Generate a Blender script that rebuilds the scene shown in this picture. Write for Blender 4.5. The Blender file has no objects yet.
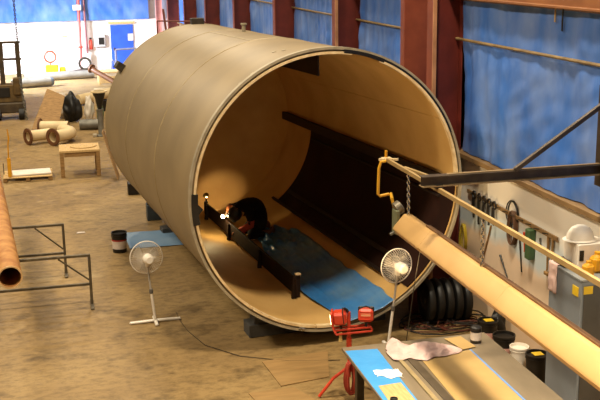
import bpy, bmesh, math, random
from mathutils import Vector, Matrix, noise
random.seed(7)
R = math.radians
scene = bpy.context.scene
COL = scene.collection

# ------------------------------------------------------------------ camera geometry (metres; +Y runs along the right wall, z=0 floor)
F, PITCH, ROLL, HEAD, CAMH = 1008.2, .237, -.0147, .239, 5.42
def _rz(v):
    c, s = math.cos(-HEAD), math.sin(-HEAD)
    return Vector((c*v[0]-s*v[1], s*v[0]+c*v[1], v[2]))
_fw = Vector((0, math.cos(PITCH), -math.sin(PITCH))); _u = Vector((0, math.sin(PITCH), math.cos(PITCH))); _r = Vector((1, 0, 0))
RT = _rz(math.cos(ROLL)*_r + math.sin(ROLL)*_u); UP = _rz(-math.sin(ROLL)*_r + math.cos(ROLL)*_u); FW = _rz(_fw)
CAM = Vector((0, 0, CAMH))
def ray(x, y): return FW + RT*((x-300)/F) - UP*((y-200)/F)
def atz(x, y, z=0.0):
    r = ray(x, y); return CAM + r*((z-CAMH)/r.z)
def aty(x, y, Y):
    r = ray(x, y); return CAM + r*(Y/r.y)
def atx(x, y, X):
    r = ray(x, y); return CAM + r*(X/r.x)

# ------------------------------------------------------------------ materials
def lin(c):
    if isinstance(c, str):
        c = [int(c[i:i+2], 16)/255 for i in (0, 2, 4)]
    return tuple((v/12.92 if v <= .04045 else ((v+.055)/1.055)**2.4) for v in c[:3]) + (1.0,)
MATS = {}
def mat(name, c1, c2=None, rough=.6, metal=0.0, scale=4.0, bump=0.0, lo=.35, hi=.65, stretch=(1, 1, 1), spec=.4, detail=4.0, alpha=1.0, bscale=None):
    if name in MATS: return MATS[name]
    m = bpy.data.materials.new(name); m.use_nodes = True
    nt = m.node_tree; b = nt.nodes['Principled BSDF']
    b.inputs['Roughness'].default_value = rough; b.inputs['Metallic'].default_value = metal
    b.inputs['Specular IOR Level'].default_value = spec
    tc = nt.nodes.new('ShaderNodeTexCoord'); mp = nt.nodes.new('ShaderNodeMapping')
    mp.inputs['Scale'].default_value = stretch
    nt.links.new(tc.outputs['Object'], mp.inputs['Vector'])
    nz = nt.nodes.new('ShaderNodeTexNoise'); nz.inputs['Scale'].default_value = scale; nz.inputs['Detail'].default_value = detail
    nt.links.new(mp.outputs['Vector'], nz.inputs['Vector'])
    rp = nt.nodes.new('ShaderNodeValToRGB')
    rp.color_ramp.elements[0].position = lo; rp.color_ramp.elements[1].position = hi
    rp.color_ramp.elements[0].color = lin(c1); rp.color_ramp.elements[1].color = lin(c2 if c2 else c1)
    nt.links.new(nz.outputs['Fac'], rp.inputs['Fac']); nt.links.new(rp.outputs['Color'], b.inputs['Base Color'])
    if bump:
        nb = nt.nodes.new('ShaderNodeTexNoise'); nb.inputs['Scale'].default_value = bscale or scale*6; nb.inputs['Detail'].default_value = 3
        nt.links.new(mp.outputs['Vector'], nb.inputs['Vector'])
        bp = nt.nodes.new('ShaderNodeBump'); bp.inputs['Strength'].default_value = bump; bp.inputs['Distance'].default_value = .02
        nt.links.new(nb.outputs['Fac'], bp.inputs['Height']); nt.links.new(bp.outputs['Normal'], b.inputs['Normal'])
    if alpha < 1: b.inputs['Alpha'].default_value = alpha
    MATS[name] = m; return m
def emis(name, col, strength):
    m = bpy.data.materials.new(name); m.use_nodes = True; b = m.node_tree.nodes['Principled BSDF']
    b.inputs['Base Color'].default_value = lin(col); b.inputs['Emission Color'].default_value = lin(col); b.inputs['Emission Strength'].default_value = strength
    return m

# ------------------------------------------------------------------ mesh builder
class MB:
    def __init__(s): s.bm = bmesh.new(); s.mi = 0
    def _tag(s, faces):
        for f in faces: f.material_index = s.mi
    def box(s, c, d, rot=None, bev=.004):
        r = bmesh.ops.create_cube(s.bm, size=1.0)
        vs = r['verts']
        M = Matrix.Translation(Vector(c)) @ (rot.to_4x4() if rot is not None else Matrix()) @ Matrix.Diagonal((d[0], d[1], d[2], 1))
        bmesh.ops.transform(s.bm, matrix=M, verts=vs)
        fs = {f for v in vs for f in v.link_faces}
        s._tag(fs)
        if bev and min(d) > bev*2.5:
            es = {e for v in vs for e in v.link_edges}
            bmesh.ops.bevel(s.bm, geom=list(es), offset=bev, segments=1, affect='EDGES', profile=.5)
        return s
    def bar(s, p0, p1, w, h, up=(0, 0, 1), bev=.003):
        p0, p1 = Vector(p0), Vector(p1); y = (p1-p0); L = y.length; y.normalize()
        x = y.cross(Vector(up));
        if x.length < 1e-4: x = y.cross(Vector((1, 0, 0)))
        x.normalize(); z = x.cross(y)
        rot = Matrix((x, y, z)).transposed()
        return s.box((p0+p1)/2, (w, L, h), rot, bev)
    def tube(s, pts, r, seg=10, caps=True, closed=False):
        pts = [Vector(p) for p in pts]; n = len(pts); rs = r if isinstance(r, (list, tuple)) else [r]*n
        rings = []; prev = None
        for i, p in enumerate(pts):
            if closed: t = pts[(i+1) % n]-pts[i-1]
            else: t = pts[min(i+1, n-1)]-pts[max(i-1, 0)]
            t.normalize()
            if prev is None:
                a = t.cross(Vector((0, 0, 1)))
                if a.length < 1e-3: a = t.cross(Vector((1, 0, 0)))
            else: a = prev - t*prev.dot(t)
            a.normalize(); prev = a; b = t.cross(a)
            rings.append([s.bm.verts.new(p+(a*math.cos(2*math.pi*k/seg)+b*math.sin(2*math.pi*k/seg))*rs[i]) for k in range(seg)])
        fs = []
        rng = range(n) if closed else range(n-1)
        for i in rng:
            A, B = rings[i], rings[(i+1) % n]
            for k in range(seg): fs.append(s.bm.faces.new((A[k], A[(k+1) % seg], B[(k+1) % seg], B[k])))
        if caps and not closed:
            fs.append(s.bm.faces.new(rings[0][::-1])); fs.append(s.bm.faces.new(rings[-1]))
        s._tag(fs); return s
    def cyl(s, p0, p1, r, seg=20): return s.tube([p0, p1], r, seg)
    def lathe(s, prof, M=None, seg=32, a0=0.0, a1=2*math.pi, close_prof=False):
        """prof: list of (radius, z); revolved about local z"""
        M = M or Matrix(); full = abs(a1-a0-2*math.pi) < 1e-6; n = seg if full else seg+1
        rings = []
        for (r, z) in prof:
            if r < 1e-6: rings.append([s.bm.verts.new(M @ Vector((0, 0, z)))])
            else: rings.append([s.bm.verts.new(M @ Vector((r*math.cos(a0+(a1-a0)*k/seg), r*math.sin(a0+(a1-a0)*k/seg), z))) for k in range(n)])
        fs = []; m = len(prof)
        for i in range(m if close_prof else m-1):
            A, B = rings[i], rings[(i+1) % m]
            for k in range(seg):
                k2 = (k+1) % n
                q = ([A[0]] if len(A) == 1 else [A[k], A[k2]]) + ([B[0]] if len(B) == 1 else [B[k2], B[k]])
                if len(q) >= 3: fs.append(s.bm.faces.new(q))
        if not full and close_prof:
            fs.append(s.bm.faces.new([r[0] for r in rings][::-1])); fs.append(s.bm.faces.new([r[-1] for r in rings]))
        s._tag(fs); return s
    def torus(s, c, R0, r, axis=(0, 0, 1), seg=32, rs=8, M=None):
        q = Vector(axis).to_track_quat('Z', 'Y').to_matrix().to_4x4()
        T = Matrix.Translation(Vector(c)) @ q
        return s.tube([T @ Vector((R0*math.cos(2*math.pi*k/seg), R0*math.sin(2*math.pi*k/seg), 0)) for k in range(seg)], r, rs, closed=True)
    def ball(s, c, r, u=16, v=10, rot=None):
        res = bmesh.ops.create_uvsphere(s.bm, u_segments=u, v_segments=v, radius=1)
        rr = r if isinstance(r, (tuple, list)) else (r, r, r)
        M = Matrix.Translation(Vector(c)) @ (rot.to_4x4() if rot is not None else Matrix()) @ Matrix.Diagonal((*rr, 1))
        bmesh.ops.transform(s.bm, matrix=M, verts=res['verts'])
        s._tag({f for w in res['verts'] for f in w.link_faces}); return s
    def grid(s, fn, nu, nv, th=0.0):
        V = [[s.bm.verts.new(fn(i/nu, j/nv)) for j in range(nv+1)] for i in range(nu+1)]
        fs = [s.bm.faces.new((V[i][j], V[i+1][j], V[i+1][j+1], V[i][j+1])) for i in range(nu) for j in range(nv)]
        s._tag(fs)
        if th:
            bmesh.ops.recalc_face_normals(s.bm, faces=fs)
            g = bmesh.ops.solidify(s.bm, geom=fs, thickness=th)
        return s
    def prism(s, poly, off):
        off = Vector(off); A = [s.bm.verts.new(Vector(p)) for p in poly]; B = [s.bm.verts.new(Vector(p)+off) for p in poly]; n = len(A)
        fs = [s.bm.faces.new(A[::-1]), s.bm.faces.new(B)] + [s.bm.faces.new((A[k], A[(k+1) % n], B[(k+1) % n], B[k])) for k in range(n)]
        s._tag(fs); return s
    def obj(s, name, m, parent=None, off=None, angle=35, smooth=True):
        """links the collected shapes as ONE mesh object; off: world offset removed so that coordinates are local to the parent"""
        if off is not None: bmesh.ops.translate(s.bm, vec=-Vector(off), verts=s.bm.verts)
        bmesh.ops.recalc_face_normals(s.bm, faces=s.bm.faces)
        me = bpy.data.meshes.new(name); s.bm.to_mesh(me); s.bm.free()
        for mm in (m if isinstance(m, (list, tuple)) else [m]): me.materials.append(mm)
        if smooth:
            me.polygons.foreach_set('use_smooth', [True]*len(me.polygons)); me.set_sharp_from_angle(angle=R(angle))
        o = bpy.data.objects.new(name, me); COL.objects.link(o)
        if parent is not None: o.parent = parent
        return o
def thing(name, label, cat, loc=(0, 0, 0), rot=None, group=None):
    o = bpy.data.objects.new(name, None); COL.objects.link(o); o.empty_display_size = .1
    o.location = loc
    if rot is not None: o.rotation_euler = rot if isinstance(rot, (tuple, list)) else rot.to_euler()
    o['label'] = label; o['category'] = cat
    if group: o['group'] = group
    return o
def tag(o, label, cat, group=None):
    o['label'] = label; o['category'] = cat
    if group: o['group'] = group
    return o
def struct(o): o['kind'] = 'structure'; return o
def recenter(o):
    """puts a one-mesh thing's origin at the middle of its foot"""
    vs = [v.co for v in o.data.vertices]
    c = Vector(((min(v.x for v in vs)+max(v.x for v in vs))/2, (min(v.y for v in vs)+max(v.y for v in vs))/2, min(v.z for v in vs)))
    o.data.transform(Matrix.Translation(-c)); o.location = c; return o
def dup(root, loc, label, rotz=None, group=None):
    r = root.copy(); COL.objects.link(r); r.location = loc; r['label'] = label
    if rotz is not None: r.rotation_euler = (0, 0, rotz)
    if group: r['group'] = group
    for ch in list(root.children):
        c = ch.copy(); COL.objects.link(c); c.parent = r
        for g in list(ch.children):
            d = g.copy(); COL.objects.link(d); d.parent = c
    return r
def chain_mb(p0, p1, r=.022, w=.006):
    p0, p1 = Vector(p0), Vector(p1); L = (p1-p0).length; n = max(3, int(L/(r*1.55))); d = (p1-p0).normalized()
    mb = MB(); a = d.cross(Vector((1, 0, 0)));
    if a.length < .1: a = d.cross(Vector((0, 1, 0)))
    a.normalize(); b = d.cross(a)
    for i in range(n):
        c = p0.lerp(p1, (i+.5)/n); s = a if i % 2 else b
        pts = [c + d*(r*1.05*math.cos(t)) + s*(r*.65*math.sin(t)) for t in [2*math.pi*k/10 for k in range(10)]]
        mb.tube(pts, w, 6, closed=True)
    return mb

# ------------------------------------------------------------------ palette
M_floor = None
tan1 = mat('tan_primer', '8a7757', '7a694d', rough=.5, scale=1.2, bump=.05, detail=6, lo=.3, hi=.7)
tan_in = mat('tan_primer_lit', 'cba567', 'bd9658', rough=.55, scale=1.5, detail=6)
rimgrey = mat('grey_primer', 'a3977f', '8c816c', rough=.55, scale=6)
cream_e = mat('cream_edge', 'e6cfa4', 'd0b383', rough=.5, scale=9)
darkbrown = mat('dark_opening_brown', '2b140c', '1e0d08', rough=.7, scale=2, spec=.2)
blackm = mat('black_paint', '15120f', '1d1916', rough=.45, scale=8)
blackr = mat('black_rubber', '121110', '1c1a17', rough=.5, scale=8)
steel_d = mat('dark_steel', '4a4236', '352f27', rough=.5, metal=.5, scale=6)
steel_g = mat('grey_steel', '7d7a70', '66635b', rough=.45, metal=.4, scale=5)
rust = mat('rust', 'b88548', '99632f', rough=.7, scale=5, bump=.15)
rustedge = mat('cut_steel_edge', 'd9b98a', 'c29c68', rough=.5, scale=9)
redsteel = mat('red_oxide', '6b261b', '521b13', rough=.55, scale=2.5, lo=.3, hi=.7)
redlite = mat('red_oxide_light', '8a452f', '733525', rough=.55, scale=2.5)
bluetarp = mat('blue_tarp', '386cc0', '7590c8', rough=.42, scale=1.7, bump=.4, bscale=6, lo=.35, hi=.78, stretch=(1, 1, .6), detail=6)
wood = mat('wood', '9a7746', '7f5f35', rough=.65, scale=7, stretch=(1, 1, 6), bump=.05)
wood_p = mat('pale_wood', 'c8a873', 'b0905c', rough=.65, scale=6, stretch=(6, 1, 1))
white = mat('white_plastic', 'e8e0d4', 'dcd3c5', rough=.35, scale=3)
cream = mat('cream_paint', 'd9c49a', 'c8b084', rough=.5, scale=3)
yellow = mat('yellow_paint', 'd69a1c', 'c08414', rough=.45, scale=4)
redp = mat('red_paint', 'd0452a', 'b83820', rough=.4, scale=4)
greyp = mat('grey_paint', '7e848a', '72787e', rough=.4, scale=2)
film_b = mat('blue_film', '2f74b6', '6b90ac', rough=.34, lo=.42, hi=.75, scale=1.3, bump=.3, bscale=7, spec=.6)  # greyish second tone puts the film's glossy reflections into the colour
plate_m = mat('mill_steel_plate', '85765f', '6f624e', rough=.5, metal=.15, scale=2.5, stretch=(1, .3, 1), detail=6)
chrome = mat('chrome', 'c8c4bc', 'aaa69e', rough=.25, metal=1.0, scale=5)
label_w = mat('label_white', 'd9cdc2', 'c4b5a8', rough=.5, scale=9)
label_r = mat('label_red', 'a83226', '902a20', rough=.5, scale=9)
green = mat('green_paint', '4f6b45', '42593a', rough=.5, scale=5)

# ================================================================== SETTING
# floor: dusty concrete
m = bpy.data.materials.new('dusty_concrete'); m.use_nodes = True; nt = m.node_tree; b = nt.nodes['Principled BSDF']
b.inputs['Roughness'].default_value = .6; b.inputs['Specular IOR Level'].default_value = .3
tc = nt.nodes.new('ShaderNodeTexCoord')
def nz(scale, stretch, detail=6, rough=.6):
    mp = nt.nodes.new('ShaderNodeMapping'); mp.inputs['Scale'].default_value = stretch; nt.links.new(tc.outputs['Object'], mp.inputs['Vector'])
    n = nt.nodes.new('ShaderNodeTexNoise'); n.inputs['Scale'].default_value = scale; n.inputs['Detail'].default_value = detail; n.inputs['Roughness'].default_value = rough
    nt.links.new(mp.outputs['Vector'], n.inputs['Vector']); return n
def ramp(n, stops):
    r = nt.nodes.new('ShaderNodeValToRGB'); e = r.color_ramp.elements
    while len(e) < len(stops): e.new(.5)
    for k, (p, c) in enumerate(stops): e[k].position = p; e[k].color = lin(c)
    nt.links.new(n.outputs['Fac'], r.inputs['Fac']); return r
def mix(a, b_, f, mode='MIX'):
    x = nt.nodes.new('ShaderNodeMix'); x.data_type = 'RGBA'; x.blend_type = mode
    nt.links.new(a, x.inputs['A']); nt.links.new(b_, x.inputs['B'])
    if isinstance(f, float): x.inputs['Factor'].default_value = f
    else: nt.links.new(f, x.inputs['Factor'])
    return x.outputs['Result']
n1 = ramp(nz(.45, (1, .8, 1)), [(.3, '7c6440'), (.5, '8e744a'), (.7, '9e8457')])
n2 = ramp(nz(1.5, (.8, 1.15, 1), 8, .72), [(.34, '4d4030'), (.47, 'ffffff'), (1, 'ffffff')])
n3 = ramp(nz(7, (.75, 1.3, 1), 6, .75), [(.3, '857a6a'), (.55, 'ffffff'), (1, 'ffffff')])
n4 = ramp(nz(.9, (1, 1, 1), 3), [(.62, '000000'), (.72, 'ffffff')])
c_ = mix(n1.outputs['Color'], n2.outputs['Color'], .55, 'MULTIPLY')
c_ = mix(c_, n3.outputs['Color'], .6, 'MULTIPLY')
dust = nt.nodes.new('ShaderNodeRGB'); dust.outputs[0].default_value = lin('b49c70')
fm = nt.nodes.new('ShaderNodeMath'); fm.operation = 'MULTIPLY'; fm.inputs[1].default_value = .45; nt.links.new(n4.outputs['Color'], fm.inputs[0])
c_ = mix(c_, dust.outputs[0], fm.outputs[0])
nt.links.new(c_, b.inputs['Base Color'])
bp = nt.nodes.new('ShaderNodeBump'); bp.inputs['Strength'].default_value = .15; bp.inputs['Distance'].default_value = .01
nt.links.new(nz(14, (1, 1, 1)).outputs['Fac'], bp.inputs['Height']); nt.links.new(bp.outputs['Normal'], b.inputs['Normal'])
M_floor = m
struct(MB().box((-2.9, 25.5, -.1), (18.5, 56, .2), bev=0).obj('floor', M_floor))

# right wall: painted low wall with pinkish lower part and blue-white band, siding above
m = bpy.data.materials.new('painted_low_wall'); m.use_nodes = True; nt = m.node_tree; b = nt.nodes['Principled BSDF']; b.inputs['Roughness'].default_value = .6
tc = nt.nodes.new('ShaderNodeTexCoord'); sx = nt.nodes.new('ShaderNodeSeparateXYZ'); nt.links.new(tc.outputs['Object'], sx.inputs[0])
nn = nt.nodes.new('ShaderNodeTexNoise'); nn.inputs['Scale'].default_value = 1.3; nn.inputs['Detail'].default_value = 3; nt.links.new(tc.outputs['Object'], nn.inputs['Vector'])
ma = nt.nodes.new('ShaderNodeMath'); ma.operation = 'MULTIPLY_ADD'; ma.inputs[1].default_value = .5; nt.links.new(nn.outputs['Fac'], ma.inputs[0]); nt.links.new(sx.outputs['Z'], ma.inputs[2])
dv = nt.nodes.new('ShaderNodeMath'); dv.operation = 'DIVIDE'; dv.inputs[1].default_value = 3.0; nt.links.new(ma.outputs[0], dv.inputs[0])
rp = nt.nodes.new('ShaderNodeValToRGB'); e = rp.color_ramp.elements
for _ in range(3): e.new(.5)
for k, (p, c) in enumerate([(0, 'e2c4a0'), (.50, 'f2d9bd'), (.55, 'cfdce0'), (.62, 'd2dde0'), (.70, 'fff8ea')]): e[k].position = p; e[k].color = lin(c)
nt.links.new(dv.outputs[0], rp.inputs['Fac']); nt.links.new(rp.outputs['Color'], b.inputs['Base Color'])
M_low = m
WX = 6.15
struct(MB().box((WX+.1, 26.7, 1.2), (.2, 49.8, 2.4), bev=0).obj('wall_right', M_low))
siding = mat('brown_siding', '5a3a22', '492d1a', rough=.7, scale=3, stretch=(1, 6, .4))
struct(MB().box((WX+.25, 26.7, 4.7), (.1, 49.8, 4.6), bev=0).obj('wall_right', siding))
ledge_m = mat('ledge_wood', '8d7048', '74593a', rough=.65, scale=5, stretch=(3, .4, 1))
struct(MB().box((WX-.03, 26.7, 2.42), (.24, 49.7, .07), bev=.006).obj('trim_1', ledge_m))
beam_m = mat('orange_beam', '8a5830', '774826', rough=.6, scale=5, stretch=(3, .4, 1))
mb = MB(); mb.box((WX-.06, 26.7, 4.86), (.2, 49.7, .16), bev=.006); mb.box((WX-.2, 26.7, 4.79), (.12, 49.7, .03), bev=.004)
struct(mb.obj('trim_2', beam_m))
rust_girt = mat('girt_pipe_tan', '8f7850', '6e5a3b', rough=.5, scale=6)

# back wall
wallw = mat('white_wall', 'ece6e2', 'e2d6d0', rough=.7, scale=1.4)
BY = 51.6
struct(MB().box((.5, BY+.1, 1.25), (14, .2, 2.5), bev=0).obj('wall_back', wallw))
struct(MB().box((.5, BY+.18, 4.7), (14, .1, 4.4), bev=0).obj('wall_back', mat('pale_siding', 'c9c4c4', 'b8b2b4', rough=.7, scale=2)))

# tarps
def tarp(name, fn, nu, nv, label, group=None):
    o = MB().grid(fn, nu, nv).obj(name, bluetarp, angle=180)
    tag(o, label, 'tarp', group); return recenter(o)
cols_y = [14.53, 19.73, 25.31, 31.11, 36.97, 42.9, 48.96]
def right_tarp(y0, y1, seed, label):
    def fn(u, v):
        y = y0+(y1-y0)*u; z = 2.47+(4.74-2.47)*v
        w = .05*noise.noise((y*1.7+seed, z*.5+y*.4, seed)) + .03*noise.noise((y*5.5+seed, z*.7+y, 3.1)) + .018*noise.noise((y*3+z*3, z*4, seed))
        sag = .03*math.sin((y-y0)*2.2)*(1-abs(2*v-1))
        # the tarp is pinched under the pipe that runs across it
        pin = math.exp(-((z-4.17)/.1)**2)
        return Vector((WX-.075+ (w+sag)*(1-.8*pin), y, z))
    return tarp('tarp', fn, int((y1-y0)*22), 44, label, 'blue tarps along the right wall')
lab = ['wide creased blue tarp hung on the right wall nearest the camera, behind the steel brace',
       'blue tarp between the first and second red columns, above the tank mouth', 'blue tarp strip between the second and third red columns, above the top of the tank',
       'blue tarp strip between the third and fourth red columns, behind the top of the tank', 'narrow blue tarp strip between the fourth and fifth red columns, behind the tank',
       'narrow blue tarp strip between the fifth and sixth red columns, far along the right wall', 'narrow blue tarp strip between the sixth and seventh red columns, far along the right wall',
       'sliver of blue tarp between the farthest red column and the back wall']
ys = [5.0]+cols_y+[51.5]
for i in range(8):
    right_tarp(ys[i]+.18 if i else 5.0, ys[i+1]-(.18 if i < 7 else .02), i*7.3, lab[i])
def back_tarp(x0, x1, seed, label):
    def fn(u, v):
        x = x0+(x1-x0)*u; z = 2.5+(5.6-2.5)*v
        w = .16*noise.noise((x*1.1+seed, z*.6+x*.5, seed)) + .06*noise.noise((x*3+z*2, z*1.5, seed))
        return Vector((x, BY-.12+w*.6, z))
    return tarp('tarp', fn, 70, 30, label, 'blue tarps along the back wall')
back_tarp(-3.6, 1.4, 2.2, 'bright blue wrinkled tarp high on the back wall left of the red pipe')
back_tarp(1.5, 4.9, 9.4, 'bright blue tarp high on the back wall above the blue door')
# long pipe across the right tarps
o = MB().cyl((WX-.115, 5.2, 4.17), (WX-.115, 51.2, 4.17), .022, 10).obj('rail_pipe', rust_girt); tag(recenter(o), 'thin tan pipe running across the blue tarps on the right wall', 'pipe')
# short dark straps hanging from the eave beam over the tarp
for k, (px, py, L, mm, lb) in enumerate([(555.5, 8, .2, wood_p, 'short pale batten hanging from the eave beam over the blue tarp'), (563, 9, .3, blackm, 'short black strap hanging from the eave beam beside the pale batten')]):
    p = atx(px, py, WX-.10); o = MB().box((p.x, p.y, 4.79-L/2), (.012, .03, L), bev=.003).obj('strap', mm); tag(recenter(o), lb, 'strap')

# columns
def column(y, label, first=False, xin=5.56):
    t = thing('steel_column', label, 'column', (5.85, y, 0), group='red steel columns along the right wall')
    H = 5.6; xo = 6.1
    MB().box(((xin+xo)/2, y, H/2), (xo-xin-.05, .014, H), bev=0).obj('web', redsteel, t, off=(5.85, y, 0))
    MB().box((xin+.012, y-.02 if first else y, H/2), (.024, .26, H), bev=.004).obj('flange', redlite, t, off=(5.85, y, 0))
    MB().box((xo-.012, y, H/2), (.02, .24, H), bev=.004).obj('flange', redsteel, t, off=(5.85, y, 0))
    MB().box(((xin+xo)/2, y, .012), (xo-xin+.02, .3, .024), bev=.004).obj('base_plate', redsteel, t, off=(5.85, y, 0))
    if first:
        MB().bar((xin+.02, y-.16, 0.03), (xin+.02, y-.16, H), .06, .03, up=(0, 1, 0)).obj('conduit', mat('conduit_tan', 'b98560', 'a06f4c', rough=.5, scale=5), t, off=(5.85, y, 0))
    return t
cl = ['wide dark red steel column nearest the camera, beside the tank mouth on the right', 'second red steel column along the wall, above the top of the tank mouth', 'third red steel column along the wall, behind the tank top',
      'fourth red steel column along the wall, above the middle of the tank', 'fifth red steel column along the wall, behind the tank near its far end', 'sixth red steel column along the wall, far behind the tank',
      'seventh and farthest dark red column, next to the back wall']
for i, y in enumerate(cols_y): column(y, cl[i], i < 2, 5.60 if i == 0 else 5.55)
# paired plate post next to the first column
pcx, pcy = 5.715, 15.5
t = thing('steel_post', 'lighter red-brown steel post standing just behind the nearest column, left of it', 'post', (pcx, pcy, 0))
MB().box((0, 0, 2.8), (.42, .18, 5.6), bev=.01).obj('post_body', redlite, t)
MB().box((0, 0, .015), (.46, .3, .03), bev=.004).obj('base_plate', redsteel, t)
# red column on the back wall; bright daylight is put into its pale pink
pinkc = mat('daylit_red_steel', 'd79a92', 'c78a84', rough=.5, scale=3)
t = thing('wall_column', 'red steel column coloured pale pink for daylight, against the back wall beside the white corner', 'column', (5.4, BY-.25, 0))
MB().box((5.4, BY-.25, 2.8), (.3, .02, 5.6), bev=0).obj('web', pinkc, t, off=(5.4, BY-.25, 0))
for s in (-1, 1): MB().box((5.4+s*.15, BY-.25, 2.8), (.02, .24, 5.6), bev=.003).obj('flange', pinkc, t, off=(5.4, BY-.25, 0))

# ================================================================== TANK (open vessel)
YAW, Q = -.084, -.015
A_ = Vector((math.sin(YAW)*math.cos(Q), math.cos(YAW)*math.cos(Q), math.sin(Q))); S_ = Vector((math.cos(YAW), -math.sin(YAW), 0)); U_ = S_.cross(A_)
TC = Vector((3.66, 13.18, 2.21))
TR = Matrix((S_, A_, U_)).transposed()
tank = thing('tank_shell', 'huge open-ended tan steel tank lying on its side, mouth toward the camera', 'tank', TC-U_*2.0, rot=TR)
TM = tank.matrix_basis if False else (Matrix.Translation(TC-U_*2.0) @ TR.to_4x4())
LT = 8.0
def cp(ang, s, r):      # tank-local point from angle (deg, 0 = right, 90 = top), distance along the axis, radius
    a = R(ang); return Vector((r*math.cos(a), s, 2.0+r*math.sin(a)))
def tw(ang, s, r): return TM @ cp(ang, s, r)
# lathe frame: local z of lathe -> tank axis (y)
LM = Matrix.Translation((0, 0, 2.0)) @ Matrix.Rotation(R(-90), 4, 'X')   # lathe z -> +y ; lathe x -> x ; lathe y -> -z
MB().lathe([(2.0, .03), (2.0, LT), (1.955, LT), (1.955, .03)], LM, 128, close_prof=True).obj('shell', [tan1], tank, angle=50)
# the inside skin has the same primer, with warm light put into its colour
MB().lathe([(1.954, .02), (1.954, LT-.01)], LM, 128).obj('inner_lining', tan_in, tank, angle=50)
MB().lathe([(2.02, -.015), (2.02, .07), (1.985, .07), (1.985, -.015)], LM, 128, close_prof=True).obj('rim_ring', rimgrey, tank)['label'] = 'grey rim ring'
# dished head closing the far end
prof = [(1.99, LT-.02)]
for k in range(1, 13):
    a = math.pi/2*k/12; prof.append((1.96*math.cos(a)**.75 if k < 12 else 0.0, LT+.62*math.sin(a)))
inner = [(max(r-.03, 0) if r > 0 else 0, z-.03) for r, z in prof]
MB().lathe(prof, LM, 96).obj('dished_head', rimgrey, tank, angle=60)
MB().lathe(inner, LM, 96).obj('head_lining', tan_in, tank, angle=60)
# weld seams
for i, s in enumerate((2.55, 5.35, 7.93)):
    MB().lathe([(1.995, s-.03), (2.008, s-.012), (2.008, s+.012), (1.995, s+.03)], LM, 128).obj('weld_seam', mat('weld_bead', '96835f', '877554', rough=.45, scale=10), tank)
# longitudinal seams inside and outside
for (a, s0, s1, r) in ((62, .08, 2.5, 2.0), (100, 2.6, 5.3, 2.0)):
    MB().bar(cp(a, s0, r), cp(a, s1, r), .03, .012, up=cp(a, 0, 1)-Vector((0, 0, 2))).obj('weld_seam', MATS['weld_bead'], tank)
MB().bar(cp(28, .1, 1.952), cp(28, LT-.05, 1.952), .018, .01, up=cp(28, 0, 1)-Vector((0, 0, 2))).obj('inner_seam', tan_in, tank)
# cream liner edge with gaps
for (a0, a1) in ((80.5, 176.5), (187, 232), (232.6, 262), (262.6, 276), (-2, 68)):
    n = max(4, int((a1-a0)/3)); sec = []
    mbx = MB()
    def f(u, v, a0=a0, a1=a1): return cp(a0+(a1-a0)*u, -.004-.0*v, 1.915+.045*v)
    prof = [(1.925, -.02), (1.958, -.02), (1.958, .06), (1.925, .06)]
    mbx.lathe(prof, LM, n, R(-a1), R(-a0), close_prof=True).obj('liner_edge', cream_e, tank)['label'] = 'cream edge of the inner liner'
# black strips that paint the shade in the gaps around the mouth
for (a0, a1, r0, r1) in ((66, 84, 1.94, 1.99), (175.5, 188, 1.90, 1.99), (22, 66, 1.962, 1.988)):
    MB().lathe([(r0, -.022), (r1, -.022), (r1, .05), (r0, .05)], LM, max(6, int((a1-a0)/3)), R(-a1), R(-a0), close_prof=True).obj('gap_shade', blackm, tank)['label'] = 'black strip for the shade in the rim gap'
# dark panel put in place of a dark opening on the right-hand side, with stiffener bars along both edges
MB().lathe([(1.953, .06), (1.93, .06), (1.93, 6.36), (1.953, 6.36)], LM, 30, R(2.5), R(52), close_prof=True).obj('opening_panel', darkbrown, tank)['label'] = 'dark brown panel standing in for the opening in the inner wall'
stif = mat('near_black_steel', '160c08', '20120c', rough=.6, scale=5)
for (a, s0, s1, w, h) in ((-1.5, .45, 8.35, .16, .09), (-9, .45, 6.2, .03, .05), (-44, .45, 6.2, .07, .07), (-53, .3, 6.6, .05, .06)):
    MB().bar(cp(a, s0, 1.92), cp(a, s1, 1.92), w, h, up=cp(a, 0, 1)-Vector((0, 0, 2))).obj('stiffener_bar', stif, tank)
# hanging baffle plate under the top
p0 = TM.inverted() @ aty(318, 76, 13.7)
zt = 2.0+math.sqrt(1.955**2-p0.x**2)-.004
MB().prism([(p0.x, p0.y, p0.z), (p0.x, p0.y, zt), (p0.x, p0.y+2.6, zt), (p0.x, p0.y+2.6, p0.z)], (.02, 0, 0)).obj('baffle_plate', stif, tank)
# small notch bracket at the left of the mouth
MB().prism([cp(178, .0, 1.955), cp(186, .0, 1.955), cp(182, .0, 1.83)], (0, .03, 0)).obj('bracket', blackm, tank)
# lugs and small pads on the outside
MB().box(cp(90, 7.9, 2.05), (.26, .2, .14), bev=.01).obj('lifting_lug', steel_d, tank)
a = 144
MB().box(cp(a, 7.7, 2.06), (.16, .26, .2), Matrix.Rotation(-R(a-90), 3, 'Y'), bev=.01).obj('lifting_lug', steel_d, tank)
mbx = MB(); mbx.cyl(cp(88, 4.55, 1.99), cp(88, 4.55, 2.13), .035, 10); mbx.cyl(cp(88, 4.55, 2.12), cp(88, 4.55, 2.15), .06, 12)
mbx.obj('stud', rimgrey, tank)
for (a, s) in ((106, .75), (103, .62), (128, .12), (122, .12)):
    MB().box(cp(a, s, 2.004), (.05, .05, .012), Matrix.Rotation(-R(a-90), 3, 'Y'), bev=.003).obj('weld_tab', rimgrey, tank)
MB().box(cp(256, -.03, 1.98), (.09, .05, .04), Matrix.Rotation(-R(256-90), 3, 'Y'), bev=.008).obj('clamp', chrome, tank)['label'] = 'small bright clamp on the rim'

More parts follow.
